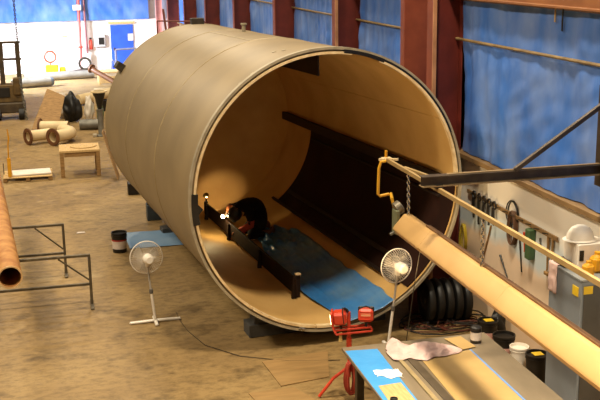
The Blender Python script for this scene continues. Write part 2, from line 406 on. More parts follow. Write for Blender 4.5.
# cradles carrying the tank
cradm = mat('cradle_steel', '4b4a48', '3a3937', rough=.6, scale=4)
def cradle(s, label, hw):
    c = TM @ Vector((0, s, 0)); zb = c.z
    t = thing('cradle', label, 'cradle', (c.x, c.y, 0), rot=(0, 0, -YAW), group='cradles under the tank')
    MB().box((0, 0, (zb-.004)/2), (2*hw, .32, zb-.006), bev=.008).obj('cross_beam', cradm, t)
    for sg in (-1, 1):
        top = lambda x: zb+2.0-math.sqrt(2.025**2-x*x)
        poly = [(sg*.55, -.12, zb-.006)] + [(sg*x, -.12, top(x)-.012) for x in (.55, .7, .85, .95)] + [(sg*1.0, -.12, zb-.006)]
        MB().prism(poly, (0, .24, 0)).obj('chock', cradm, t)
    return t
cradle(.75, 'dark steel cradle beam under the front of the tank', 1.08)
cradle(6.9, 'dark steel cradle beam under the rear of the tank', 1.15)
# support stand at the rear left
p = atz(154, 219); t = thing('support_stand', 'dark blue-grey block stand on the floor under the tank rear left', 'stand', (p.x, p.y, 0))
MB().box((0, 0, .17), (.3, .3, .34), bev=.015).obj('block', mat('blue_grey_steel', '3d464c', '30383d', rough=.5, scale=4), t); MB().box((-.04, 0, .355), (.2, .2, .03), bev=.01).obj('pad', blackr, t)
p = atz(128, 194); t = thing('support_stand', 'low black stand under the dished far end of the tank', 'stand', (p.x+.25, p.y, 0))
MB().box((0, 0, .14), (.5, .3, .28), bev=.015).obj('block', blackm, t); MB().box((0, 0, .3), (.3, .2, .05), bev=.01).obj('pad', blackr, t)

# ------------------------------------------------------------------ inside the tank
# blue plastic sheet
def bsheet(u, v):
    s = -.03+5.1*u
    hi = -60.5 + .5*math.sin(s*2.1)+.9*noise.noise((s*3, 0, 4)) - 8*max(0, u-.86)/.14
    lo = -87 + 1.0*math.sin(s*3) + 14*max(0, (u-.6))+ (2.5*(1-s) if s < 1 else 0)
    a = lo+(hi-lo)*v
    r = 1.944 - .018*(1+noise.noise((s*2.2, a*.22, 1.0))) - .03*max(0, noise.noise((s*1.2+a*.15, a*.3, 6.0)))*(1 if u > .1 else u*10)
    r -= .16*max(0, noise.noise((s*3.5, a*.35, 9.0)))*max(0, u-.45)*2 + .012*abs(noise.noise((s*7, a*.8, 2.0)))
    return tw(a, s, r-.004)
o = MB().grid(bsheet, 110, 44, .004).obj('plastic_sheet', film_b, angle=180); tag(recenter(o), 'crumpled blue plastic sheet spread on the floor inside the tank', 'sheet')

# low bench rail along the inside, with posts
t0 = tw(-93, 1.35, 1.95)
rail = thing('stiffener_rail', 'long dark steel rail on short posts inside the tank, left of the blue sheet', 'rail', t0)
rm = mat('brown_black_steel', '24150b', '1a0f07', rough=.75, scale=5, spec=.2)
MB().bar(tw(-93.5, 1.3, 1.755), tw(-95, 7.2, 1.755), .03, .27, up=U_).obj('rail_bar', rm, rail, off=t0)
for s, a in ((1.36, -94.2), (1.42, -91.6), (3.15, -95), (5.16, -95.5), (6.9, -96)):
    mbx = MB(); rt_ = 1.58 if s < 1.5 else 1.64
    mbx.bar(tw(a, s, 1.945), tw(a, s, rt_), .07, .05, up=A_)
    mbx.obj('post', rm, rail, off=t0)
MB().box(tw(-92, 1.40, 1.565), (.09, .07, .03), bev=.006).obj('end_cap', cream_e, rail, off=t0)
# working lamp at the far left inside the tank
pb = tw(-95, 7.1, 1.62)
pl = pb+Vector((0, 0, .13))
lamp = thing('work_lamp', 'small bright bulb clamped to the far end of the dark rail inside the tank', 'lamp', pb)
MB().box((0, 0, .005), (.06, .07, .03), bev=.006).obj('clamp', blackm, lamp)
MB().lathe([(0, .02), (.015, .02), (.022, .09), (0, .09)], seg=14).obj('socket', blackm, lamp)
MB().lathe([(.02, -.05), (.05, -.02), (.065, .03), (.062, .03), (.045, -.02), (.018, -.045)], Matrix.Translation((0, -.01, .13)) @ Matrix.Rotation(R(-70), 4, 'X'), 18, close_prof=True).obj('reflector', chrome, lamp)
MB().ball((0, 0, .14), .04).obj('bulb', emis('lamp_bulb', 'ffd890', 22), lamp)
# ------------------------------------------------------------------ the welder
def skin_mesh(name, pts, edges, radii, root, sub=2):
    me = bpy.data.meshes.new(name); me.from_pydata([tuple(p) for p in pts], edges, []); me.update()
    o = bpy.data.objects.new(name, me); COL.objects.link(o)
    md = o.modifiers.new('skin', 'SKIN'); md.use_smooth_shade = True
    for k, v in enumerate(me.skin_vertices[0].data):
        v.radius = radii[k] if isinstance(radii[k], tuple) else (radii[k], radii[k]); v.use_root = (k == root)
    o.modifiers.new('sub', 'SUBSURF').levels = sub
    dg = bpy.context.evaluated_depsgraph_get(); ev = o.evaluated_get(dg)
    bm = bmesh.new(); bm.from_mesh(ev.to_mesh()); ev.to_mesh_clear()
    bpy.data.objects.remove(o); bpy.data.meshes.remove(me); return bm
WY = 18.3
def wp(px, py, dy=0.0): return aty(px, py, WY+dy)
pel = wp(261, 220)
spn = [pel, wp(258.5, 210), wp(252, 204), wp(243.5, 203, -.02), wp(238, 206.5, -.04), wp(236.5, 209.5, -.05)]
HEADP = wp(235, 213.5, -.06)
pts = list(spn); rad = [.195, .205, .21, .195, .09, .075]; edges = [(i, i+1) for i in range(5)]
pts.append(HEADP); rad.append(.095); edges.append((5, 6))          # head core
def limb(start, chain, rs):
    prev = start
    for p, r in zip(chain, rs):
        pts.append(Vector(p)); rad.append(r); edges.append((prev, len(pts)-1)); prev = len(pts)-1
    return prev
def floor_in(x, y):
    l = TM.inverted() @ Vector((x, y, 0)); return (TM @ Vector((l.x, l.y, 2.0-math.sqrt(max(.01, 1.945**2-l.x**2))))).z
hands = []
TIP = Vector((2.99, WY+.22, .60))
for sg in (-1, 1):
    dy = sg*.17; kx, fx = 3.40, 3.74
    limb(0, [pel+Vector((-.04, dy*.6, -.06)), Vector((3.54, WY+dy*1.1, .45)), Vector((kx, WY+dy*1.3, floor_in(kx, WY+dy)+.078)), Vector((3.58, WY+dy*1.25, floor_in(3.58, WY+dy)+.07)), Vector((fx, WY+dy*1.2, floor_in(fx, WY+dy)+.072)), Vector((fx+.09, WY+dy*1.2, floor_in(fx+.09, WY+dy)+.072))],
         [.15, .12, .08, .07, .05, .045])
    if sg < 0:   # near arm braces a forearm in front of the chest
        w = limb(3, [wp(246, 208, -.20), wp(250, 217, -.31), wp(251, 225, -.33), wp(244, 229, -.30), wp(239, 231.5, -.27)], [.10, .075, .062, .05, .036])
        hands.append((pts[w].copy(), Vector((-1, .25, -.1)).normalized(), 1))
    else:        # far arm reaches forward with the torch
        h_ = TIP+Vector((.10, -.02, .14))
        w = limb(3, [wp(239, 206.5, .17), wp(231, 207, .20), wp(227.5, 209, .18), h_+Vector((.06, .0, .09)), h_], [.095, .07, .058, .045, .034])
        hands.append((pts[w].copy(), Vector((-.45, -.1, -.85)).normalized(), -1))
bm = skin_mesh('welder_tmp', pts, edges, rad, 0)
for (p, d, sd) in hands:
    side = d.cross(Vector((0, 0, 1))).normalized(); nrm = side.cross(d)
    hp = [p-d*.03, p+d*.03, p+d*.08]; b2 = skin_mesh('palm', hp, [(0, 1), (1, 2)], [(.032, .024), (.04, .02), (.038, .017)], 0, 1)
    me_ = bpy.data.meshes.new('x'); b2.to_mesh(me_); bm.from_mesh(me_); b2.free(); bpy.data.meshes.remove(me_)
    for k, L in enumerate((.066, .078, .074, .058)):
        off = side*((k-1.5)*.019*sd); q = p+d*.075+off
        ch = [q-d*.02, q+d*L*.4-nrm*.004, q+d*L*.75-nrm*.022, q+d*L*.9-nrm*.05]
        b2 = skin_mesh('finger', ch, [(0, 1), (1, 2), (2, 3)], [.0095, .009, .0085, .0075], 0, 1)
        me_ = bpy.data.meshes.new('x'); b2.to_mesh(me_); bm.from_mesh(me_); b2.free(); bpy.data.meshes.remove(me_)
    q = p+d*.02-side*.03*sd
    b2 = skin_mesh('thumb', [q+side*.01*sd, q-side*.02*sd+d*.03-nrm*.01, q-side*.015*sd+d*.06-nrm*.03], [(0, 1), (1, 2)], [.013, .011, .009], 0, 1)
    me_ = bpy.data.meshes.new('x'); b2.to_mesh(me_); bm.from_mesh(me_); b2.free(); bpy.data.meshes.remove(me_)
cloth_d = mat('dark_workwear', '1c1410', '130d0a', rough=.85, scale=9, spec=.2)
trous = mat('dark_trousers', '211c18', '2b251f', rough=.85, scale=9, spec=.2)
glove = mat('leather_glove', 'a8623a', '8f5030', rough=.7, scale=9)
skinm = mat('skin', 'b07a5a', 'a06e50', rough=.6, scale=9)
for f in bm.faces:
    c = f.calc_center_median(); f.smooth = True
    hd = min((c-h[0]).dot(h[1]) if (c-h[0]).length < .2 else -1 for h in hands) if False else max(((c-h[0]).dot(h[1]) if (c-h[0]).length < .2 else -1) for h in hands)
    if hd > -.10: f.material_index = 2
    elif (c-HEADP).length < .13: f.material_index = 3
    elif c.z < .60 and c.x > 3.3 and c.y > WY-.27: f.material_index = 1
    else: f.material_index = 0
wbase = Vector((3.55, WY, floor_in(3.55, WY)))
bmesh.ops.translate(bm, vec=-wbase, verts=bm.verts)
me = bpy.data.meshes.new('person'); bm.to_mesh(me); bm.free()
for mm in (cloth_d, trous, glove, skinm): me.materials.append(mm)
person = bpy.data.objects.new('person', me); COL.objects.link(person); person.location = wbase
tag(person, 'person in dark workwear and welding mask kneeling inside the tank, bent over the weld', 'person')
# helmet (child), facing down and forward
hc = HEADP+Vector((0, 0, -.005)); hr = Matrix.Rotation(R(-52), 3, 'Y')
mbx = MB()
mbx.ball(hc, (.135, .118, .15), 20, 14)
mbx.obj('welding_helmet', mat('helmet_shell', '2d322c', '242822', rough=.3, scale=5), person, off=wbase)
fd = Vector((-.72, -.12, -.66)).normalized(); x_ = fd.cross(Vector((0, 1, 0))).normalized(); y_ = x_.cross(fd)
mbx = MB(); rot = Matrix((y_, fd, x_)).transposed()
mbx.box(hc+fd*.105, (.19, .07, .20), rot, bev=.02); mbx.obj('mask_front', MATS['helmet_shell'], person, off=wbase)
MB().box(hc+fd*.142+x_*-.03, (.11, .012, .06), rot, bev=.004).obj('visor_window', blackm, person, off=wbase)
for sg in (-1, 1):
    z = floor_in(3.8, WY+sg*.2)
    mbx = MB(); mbx.ball((3.77, WY+sg*.205, z+.062), (.10, .055, .058), 14, 10); mbx.ball((3.86, WY+sg*.205, z+.09), (.055, .048, .085), 12, 8)
    mbx.obj('boot', mat('brown_boot', '6a4429', '553520', rough=.6, scale=7), person, off=wbase)
# red sleeve cuff lit by the arc
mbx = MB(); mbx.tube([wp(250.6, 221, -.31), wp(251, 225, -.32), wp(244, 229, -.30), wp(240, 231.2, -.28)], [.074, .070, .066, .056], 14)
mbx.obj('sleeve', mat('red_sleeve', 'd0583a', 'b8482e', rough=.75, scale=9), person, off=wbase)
# torch
h1 = hands[1][0]+hands[1][1]*.09
tip = TIP; t = thing('welding_torch', 'welding torch held by the kneeling person, tip glowing white', 'torch', tip)
MB().tube([h1+Vector((.05, .02, .12)), h1, h1.lerp(tip, .55)], .014, 10).obj('handle', blackm, t, off=tip)
MB().tube([h1.lerp(tip, .5), h1.lerp(tip, .9)], [.016, .010], 10).obj('nozzle', chrome, t, off=tip)
MB().ball(tip, .035).obj('arc_spot', emis('weld_arc', 'ffe9b0', 45), t, off=tip)

# ================================================================== FLOOR ITEMS, LEFT SIDE
def bucket(loc, label, r=.145, h=.37, body=None, band=None, lid=True, lidm=None, handle=True, group=None, redband=False, sticker=None, cat='bucket'):
    t = thing('bucket', label, cat, loc, group=group); body = body or blackm
    MB().lathe([(0, 0), (r*.88, 0), (r*.9, .01), (r*.97, h*.86), (r*1.03, h*.86), (r*1.03, h*.89), (r*.985, h*.89), (r, h-.004), (r*.985, h), (r*.95, h-.002), (r*.87, .02), (0, .02)], seg=32).obj('body', body, t)
    if lid: MB().lathe([(0, h-.03), (r*.88, h-.03), (r*.93, h+.006), (r*1.04, h+.006), (r*1.05, h-.012)][::-1], seg=32).obj('lid', lidm or body, t)
    if band is not None: MB().lathe([(r*.945, h*.2), (r*.985, h*.6)], seg=32).obj('paper_label', band, t)
    if redband: MB().lathe([(r*.987, h*.6), (r*.995, h*.68)], seg=32).obj('red_stripe', label_r, t)
    if sticker: MB().box((.0, -.02, h+.009), (r*.9, r*.8, .004), bev=0).obj('sticker', sticker, t)
    if handle: MB().tube([(r*1.03*math.cos(a), -r*.2*math.sin(a)-.005, h*.84-r*.75*math.sin(a)) for a in [math.pi*k/12 for k in range(13)]], .004, 6).obj('handle', chrome, t)
    return t
p = atz(120.5, 253.5); bucket((p.x, p.y+.14, .0), 'black bucket with a white and red label on the floor beside the pale blue sheet', r=.145, h=.38, band=label_w, redband=True)
# pale blue sheet on the floor under the tank
def fs(u, v):
    y = 18.85+1.2*v; x = 1.22+1.6*u - .03*v
    return Vector((x, y, .012+.008*noise.noise((x*4, y*4, 2))))
o = MB().grid(fs, 30, 24, .004).obj('floor_sheet', mat('pale_blue_sheet', '6f8fb0', '7f9ab5', rough=.4, scale=2, bump=.2), angle=180); tag(recenter(o), 'pale blue sheet lying on the floor behind the black bucket', 'sheet')

# pedestal fans
whitem = white
def fan(loc, hgt, label, face, tilt, cage_r=.235, legs=4, lean=(0, 0)):
    t = thing('pedestal_fan', label, 'fan', loc, group='white pedestal fans')
    for k in range(legs):
        a = math.pi/2*k+.02; d = Vector((math.cos(a), math.sin(a), 0)); L = .39 if k % 2 == 0 else .2
        MB().bar(d*.02+Vector((0, 0, .03)), d*L+Vector((0, 0, .022)), .05, .035, bev=.01).obj('base_leg', whitem, t)
    top = Vector((lean[0], lean[1], hgt-.1)); mid = top*.52
    MB().tube([(0, 0, .02), mid], .021, 12).obj('lower_pole', whitem, t)
    MB().lathe([(0, -.02), (.028, -.02), (.032, .0), (.028, .05), (0, .05)], Matrix.Translation(mid), 14).obj('height_collar', mat('grey_collar', '6a6560', '5b5650', rough=.4), t)
    MB().tube([mid, top], .015, 12).obj('upper_pole', mat('fan_pole_grey', 'b9b2a8', 'a8a198', rough=.35), t)
    hd = Vector((lean[0], lean[1], hgt)); f = Vector(face).normalized()
    Q4 = Matrix.Translation(hd) @ f.to_track_quat('Z', 'Y').to_matrix().to_4x4()
    MB().box((lean[0], lean[1], hgt-.09), (.06, .06, .1), bev=.012).obj('neck', whitem, t)
    MB().lathe([(0, -.20), (.05, -.20), (.075, -.17), (.08, -.06), (.06, -.03), (0, -.03)], Q4, 20).obj('motor_housing', whitem, t)
    mbx = MB()
    for k in range(44):
        a = 2*math.pi*k/44; c, s = math.cos(a), math.sin(a)
        mbx.tube([Q4 @ Vector((c*rr, s*rr, z)) for rr, z in ((.04, -.03), (.13, -.05), (.21, -.03), (cage_r, .03))], .0016, 4)
    mbx.torus(Q4 @ Vector((0, 0, .03)), cage_r, .007, f, 40, 6); mbx.obj('rear_guard', whitem, t)
    mbx = MB()
    for k in range(44):
        a = 2*math.pi*(k+.5)/44; c, s = math.cos(a), math.sin(a)
        mbx.tube([Q4 @ Vector((c*rr, s*rr, z)) for rr, z in ((.035, .115), (.12, .115), (.2, .085), (cage_r, .035))], .0016, 4)
    mbx.torus(Q4 @ Vector((0, 0, .037)), cage_r, .006, f, 40, 6); mbx.torus(Q4 @ Vector((0, 0, .115)), .12, .002, f, 30, 4)
    mbx.lathe([(0, .105), (.045, .105), (.045, .122), (0, .125)], Q4, 20); mbx.obj('front_guard', whitem, t)
    blm = mat('fan_blade', 'b8ae9c', 'aaa08f', rough=.3, alpha=.45)
    for k in range(3):
        a0 = 2*math.pi*k/3+.4
        def bl(u, v, a0=a0):
            r = .04+.165*u; w = (.35+.5*u*(1.2-u))*(v-.5)*1.9; a = a0+w+.25*u
            return Q4 @ Vector((r*math.cos(a), r*math.sin(a), .035+.04*(v-.5)))
        MB().grid(bl, 8, 8, .003).obj('blade', blm, t, angle=60)
    MB().lathe([(0, .0), (.04, .0), (.04, .06), (.02, .075), (0, .075)], Q4, 18).obj('hub', whitem, t)
    return t
fl = atz(155.5, 322); fan((fl.x, fl.y, 0), 1.03, 'white pedestal fan with cross base standing on open floor left of the tank', (-.12, 1, -.05), 0, cage_r=.25, lean=(-.08, .02))
fr = Vector((4.36, 12.75, 0)); fan(fr, 1.20, 'white pedestal fan in front of the tank mouth beside the long cream duct', (-.2, 1, -.03), 0, cage_r=.245, lean=(.135, .0))
# fan cord
pts_ = [(fl.x+.02, fl.y, .25), (fl.x+.1, fl.y-.05, .12)] + [tuple(atz(x, y, .012)) for x, y in ((176, 312), (181, 322), (188, 331), (205, 345), (240, 356), (290, 361), (340, 360))]
o = MB().tube(pts_[2:], .006, 6).obj('power_cord', mat('cord_brown', '55442c', '483923', rough=.6)); tag(recenter(o), 'thin dark cord trailing across the floor from the left fan', 'cord')

# sawhorse racks carrying a rusty pipe
rackm = mat('rack_steel', '6b5f4a', '4c4436', rough=.5, metal=.4, scale=6)
def rack(xr, y, z, label, W=2.4):
    t = thing('pipe_rack', label, 'rack', (xr, y, 0), group='steel pipe racks at the left')
    MB().bar((-W, 0, z-.02), (.02, 0, z-.02), .05, .04).obj('top_bar', rackm, t)
    for x in (0, -W): MB().bar((x, 0, 0), (x, 0, z-.04), .045, .045, up=(0, 1, 0)).obj('post', rackm, t)
    MB().bar((-W+.02, 0, z*.42), (-.02, 0, z*.42), .04, .04).obj('lower_bar', rackm, t)
    for sg, x in ((-1, 0), (1, -W)): MB().bar((x+sg*.48, 0, z-.05), (x+sg*.02, 0, z*.5), .025, .025).obj('brace', rackm, t)
    for x in (0, -W): MB().bar((x, -.25, .015), (x, .25, .015), .05, .03).obj('foot', rackm, t)
    return t
rack(.0, 17.6, .93, 'dark steel pipe rack under the rusty pipe, farther of two'); rack(.37, 15.79, .86, 'dark steel pipe rack under the rusty pipe, nearer of two')
pe = atz(10, 274, 1.04); pd = Vector((-.085, 1, .0387)).normalized(); pr = .172
e0 = Vector((pe.x, pe.y, .86+pr+.006-.0387*(15.79-pe.y)))
Mp = Matrix.Translation(e0) @ pd.to_track_quat('Z', 'Y').to_matrix().to_4x4()
t = thing('steel_pipe', 'long rusty orange steel pipe resting on the racks at the left edge', 'pipe', e0)
MB().lathe([(pr, .004), (pr, 6.6), (pr-.016, 6.6), (pr-.016, .004)], Mp, 40, close_prof=True).obj('pipe_wall', rust, t, off=e0)
MB().lathe([(pr+.001, -.002), (pr+.001, .012), (pr-.02, .012), (pr-.02, -.002)], Mp, 40, close_prof=True).obj('cut_end', rustedge, t, off=e0)

# pallet with white sheet and yellow post
t = thing('pallet', 'low wooden pallet on the floor left of the workbench', 'pallet', (-.77, 26.2, 0))
for k in range(5): MB().box((0, -.4+.2*k, .115), (1.2, .14, .022), bev=.003).obj('deck_board', wood_p, t)
for x in (-.55, 0, .55): MB().box((x, 0, .057), (.1, .9, .09), bev=.003).obj('runner', wood, t)
for y in (-.38, .38): MB().box((0, y, .006), (1.2, .1, .012), bev=.002).obj('bottom_board', wood_p, t)
o = MB().box((-.68, 26.2, .15), (.95, .6, .04), Matrix.Rotation(R(4), 3, 'Z'), bev=.006).obj('white_board', white); tag(recenter(o), 'white flat panel lying on the wooden pallet', 'panel')
o = MB().bar((-1.2, 25.82, .135), (-1.2, 25.82, .62), .09, .07, up=(0, 1, 0), bev=.008); o.tube([(-1.2, 25.82, .6), (-1.19, 25.82, .95), (-1.16, 25.82, 1.12), (-1.18, 25.82, 1.35)], [.02, .016, .022, .012], 8)
o = o.obj('marker_post', yellow); tag(recenter(o), 'yellow upright post with thin top rod standing on the pallet', 'post')
o = MB().bar((-1.36, 26.2, .13), (-1.36, 26.2, .42), .02, .02, up=(0, 1, 0)).obj('stake', steel_d); tag(recenter(o), 'thin dark stake at the left corner of the pallet', 'stake')

# workbench with round disc
bx0, bx1, by0, by1, bz = .04, 1.06, 25.9, 26.9, .70
bc = Vector(((bx0+bx1)/2, (by0+by1)/2, 0))
t = thing('workbench', 'rough wooden workbench at the left, between the pallet and the tank', 'bench', bc)
MB().box((bc.x, bc.y, bz-.03), (bx1-bx0, by1-by0, .06), bev=.006).obj('bench_top', wood_p, t, off=bc)
for x in (bx0+.06, bx1-.06):
    for y in (by0+.06, by1-.06): MB().box((x, y, (bz-.06)/2), (.1, .1, bz-.06), bev=.006).obj('leg', wood, t, off=bc)
for y in (by0+.05, by1-.05): MB().box((bc.x, y, bz-.12), (bx1-bx0-.24, .04, .1), bev=.004).obj('apron', wood, t, off=bc)
o = MB().lathe([(0, 0), (.33, 0), (.34, .012), (.33, .025), (0, .025)], Matrix.Translation((.66, 26.45, bz+.002)), 36).obj('disc', wood_p); tag(recenter(o), 'round pale wooden disc lying on the workbench', 'disc')
# leaning board between bench and tank
bp0, bp1 = Vector((1.42, 25.2, .01)), Vector((1.12, 25.75, 1.15))
o = MB().prism([bp0, bp0+Vector((.06, .55, 0)), bp1+Vector((.06, .5, 0)), bp1], (.025, .01, .012)).obj('leaning_board', wood); tag(recenter(o), 'narrow tan board leaning between the workbench and the tank end', 'board')

# flanged pipe pieces
def flanged(c, d, L, label, bend=None, r=.17):
    c = Vector((c[0], c[1], r+.085)); t = thing('flanged_pipe', label, 'pipe', (c.x, c.y, 0), group='cream flanged pipes on the floor')
    d = Vector(d).normalized(); off = (c.x, c.y, 0)
    path = [c+d*.04]
    if bend is None: path += [c+d*L]
    else:
        b_ = Vector(bend).normalized(); e_ = c+d*L*.55
        for k in range(7):
            q = k/6*math.pi/2; path.append(e_+d*.3*math.sin(q)+b_*.3*(1-math.cos(q)))
        path.append(path[-1]+b_*L*.45)
    mbx = MB(); mbx.tube(path, r, 24, caps=False); mbx.tube(path[::-1], r-.02, 24, caps=False); mbx.obj('pipe_body', cream, t, off=off)
    Mf = Matrix.Translation(c) @ d.to_track_quat('Z', 'Y').to_matrix().to_4x4()
    MB().lathe([(r-.02, 0), (r+.085, 0), (r+.085, .04), (r-.02, .04)], Mf, 28, close_prof=True).obj('flange', mat('brown_flange', '6e4524', '54331a', rough=.7, scale=6), t, off=off)
    return t
flanged((-.85, 31.1), (.95, .55, 0), .75, 'cream pipe with a brown flange lying at the left of the pipe group')
flanged((-.12, 30.7), (.75, .75, 0), 1.1, 'curved cream pipe elbow with brown flange in front of the others', bend=(-.45, 1, 0), r=.18)
flanged((-.50, 33.0), (.9, -.3, 0), .95, 'cream pipe with flange lying behind the other two flanged pipes')
# tan sheet leaning
p0, p1, p2, p3 = Vector((-.72, 33.9, .02)), Vector((.02, 33.7, .02)), Vector((.36, 34.6, 1.14)), Vector((-.18, 34.7, 1.34))
p0 = Vector((-.78, 34.0, .01)); p1 = Vector((.06, 33.75, .01)); p2 = Vector((.36, 34.5, .98)); p3 = Vector((-.2, 34.75, 1.22))
o = MB().prism([p0, p1, p2, p3], (.01, .04, .02)).obj('tan_sheet', wood); tag(recenter(o), 'large tan board propped up behind the flanged pipes', 'board')
# stack the board leans on : dark bundle
def blob(name, c, r, m, label, cat, seed=0):
    mbx = MB(); res = bmesh.ops.create_icosphere(mbx.bm, subdivisions=4, radius=1)
    for v in res['verts']:
        k = 1+.35*noise.noise((v.co.x*1.7+seed, v.co.y*1.7, v.co.z*1.7)); q = v.co*k
        v.co = Vector((c[0]+q.x*r[0], c[1]+q.y*r[1], max(.004, c[2]+q.z*r[2])))
    o = mbx.obj(name, m, angle=180); return tag(recenter(o), label, cat)
blob('bag', (.58, 35.4, .45), (.33, .36, .5), blackr, 'black lumpy plastic bag on the floor beside the tan board', 'bag', 1)
blob('bag', (.28, 36.3, .4), (.3, .3, .42), mat('white_cloth', 'd8cfc0', 'c2b8a8', rough=.8), 'pale cloth bag showing above the black bag', 'bag', 4)
blob('bag', (1.16, 35.2, .42), (.15, .2, .44), MATS['white_cloth'], 'pale grey sack next to the green cloth by the tank', 'bag', 8)
blob('cloth_bundle', (1.52, 35.0, .36), (.12, .18, .4), green, 'green cloth bundle beside the pale sack, left of the tank', 'cloth', 12)
t0 = Vector((.75, 33.4, .16)); o = MB().cyl((.78, 33.5, .17), (1.5, 33.35, .17), .165, 24).obj('drum', steel_g); tag(recenter(o), 'grey steel cylinder lying on its side next to the tank end', 'drum')
o = MB().cyl((.9, 39.2, .22), (2.3, 40.2, .35), .2, 20).obj('pipe', cream); tag(recenter(o), 'cream pipe lying behind the black bag', 'pipe')
# jack stand with black cone
p = atz(101.5, 136); t = thing('jack_stand', 'tall grey jack stand with a black cone on top, by the tank end', 'stand', (p.x, p.y, 0))
MB().lathe([(0, 0), (.16, 0), (.16, .03), (.09, .06), (.085, .8), (.11, .82), (.11, .86), (0, .86)], seg=18).obj('column', steel_g, t)
MB().lathe([(0, .86), (.05, .86), (.21, 1.4), (.19, 1.4), (0, 1.2)], seg=20).obj('cone', blackm, t)
MB().lathe([(.18, 1.38), (.26, 1.39), (.26, 1.43), (.18, 1.43)], seg=20, close_prof=True).obj('cone_rim', cream, t)
MB().tube([(-.1, -.05, .86), (-.14, -.05, 1.1), (-.14, -.05, 1.42)], .03, 8).obj('side_tube', cream, t)
MB().box((-.2, -.1, .05), (.14, .14, .1), bev=.02).obj('foot_block', rimgrey, t)

# lift machine far left
base = Vector((-1.42, 36.8, 0)); olive = mat('olive_steel', '4a3c26', '35291a', rough=.6, scale=4)
t = thing('lift_machine', 'dark olive lift machine with tall ladder-like mast at the far left edge', 'machine', base)
for x in (-.26, .3): MB().bar((x, 0, .35), (x, 0, 2.68), .16, .1, up=(0, 1, 0), bev=.01).obj('mast_post', olive, t)
for z in (2.66, 2.08): MB().bar((-.36, -.02, z), (.42, -.02, z), .07, .08).obj('cross_bar', olive, t)
MB().box((-.1, .1, .9), (.95, .7, .62), bev=.03).obj('engine_body', mat('olive_brown', '6a5228', '4f3c1e', rough=.6, scale=5), t)
MB().box((-.3, -.27, .95), (.5, .04, .34), bev=.01).obj('dark_grille', blackm, t)
MB().box((-.1, -.02, .42), (1.1, .85, .36), bev=.04).obj('chassis', olive, t)
MB().box((.2, -.2, 1.15), (.24, .3, .6), bev=.03).obj('control_box', MATS['olive_brown'], t)
for x in (-.5, .3):
    for y in (-.42, .35): MB().cyl((x-.09, y, .2), (x+.09, y, .2), .2, 22).obj('wheel', blackr, t)
MB().bar((.42, -.3, .02), (.36, -.3, 1.3), .04, .04, up=(0, 1, 0)).obj('side_post', steel_g, t)
p1_ = aty(17.5, 42, 36.6); o = chain_mb((p1_.x, p1_.y, p1_.z-.05), (p1_.x-.04, p1_.y, 5.7), .05, .016).obj('hoist_chain', steel_d); tag(recenter(o), 'dark hoist chain hanging down onto the lift machine mast', 'chain')
p2_ = aty(22, 118, 36.0); o = chain_mb((p2_.x+.16, 36.1, .03), (p2_.x+.02, 36.1, 1.5), .05, .016).obj('hanging_chain', steel_g); tag(recenter(o), 'pale chain hanging down the right side of the lift machine', 'chain')

# big grey pipes on the floor at the back
pipeg = mat('grey_pipe', '807a70', '9a948a', rough=.4, metal=.3, scale=2)
def bigpipe(p0, p1, r, label, capped):
    p0, p1 = Vector(p0), Vector(p1); M0 = Matrix.Translation(p0) @ (p1-p0).to_track_quat('Z', 'Y').to_matrix().to_4x4(); L = (p1-p0).length
    t = thing('large_pipe', label, 'pipe', (p0.x, p0.y, 0)); off = (p0.x, p0.y, 0)
    MB().lathe([(r, 0), (r, L), (r-.02, L), (r-.02, 0)], M0, 28, close_prof=True).obj('pipe_body', pipeg, t, off=off)
    if capped: MB().lathe([(r-.021, L-.05), (r*.98, L+.02), (r*.8, L+.13), (r*.4, L+.18), (0, L+.19)], M0, 28).obj('end_cap', mat('blue_grey_cap', '707a88', '5f6976', rough=.4), t, off=off)
    return t
bigpipe((-1.25, 47.8, .2), (1.9, 48.4, .2), .19, 'long grey pipe lying along the back of the floor, farther of two', False)
bigpipe((-1.7, 45.4, .21), (-.1, 45.9, .21), .2, 'shorter grey pipe with a rounded blue end, nearer of two at the back', True)
# pale crate + brown pipe near the blue door
t = thing('crate_table', 'pale low wooden table by the back wall near the blue door', 'table', (2.75, 46.2, 0))
MB().box((0, 0, .53), (1.6, 1.1, .06), bev=.01).obj('table_top', wood_p, t)
for x in (-.7, .7):
    for y in (-.45, .45): MB().box((x, y, .25), (.1, .1, .5), bev=.01).obj('leg', wood_p, t)
MB().box((0, -.5, .2), (1.4, .03, .3), bev=.005).obj('front_board', wood_p, t)
o = MB().tube([(1.72, 44.6, .8), (1.85, 44.4, .72), (2.9, 43.6, .12)], [.13, .11, .11], 18); o.lathe([(0, -.06), (.2, -.06), (.2, 0), (0, 0)], Matrix.Translation((1.7, 44.63, .82)) @ Vector((.85, -.8, -.45)).to_track_quat('Z', 'Y').to_matrix().to_4x4(), 20)
o = o.obj('brown_pipe', mat('brown_steel', '7a5132', '664126', rough=.5, scale=5)); tag(recenter(o), 'brown pipe with round flange propped at an angle left of the tank', 'pipe')
o = MB().box((2.15, 42.4, .11), (1.0, .7, .22), bev=.02).obj('crate', cream); tag(recenter(o), 'pale low crate in front of the slanted brown pipe', 'crate')
o = MB().lathe([(0, 0), (.22, 0), (.25, .4), (.2, .4), (.18, .05), (0, .05)], Matrix.Translation((1.72, 37.6, 0)), 22).obj('pot', blackm); tag(recenter(o), 'black open pot on the floor left of the tank', 'pot')

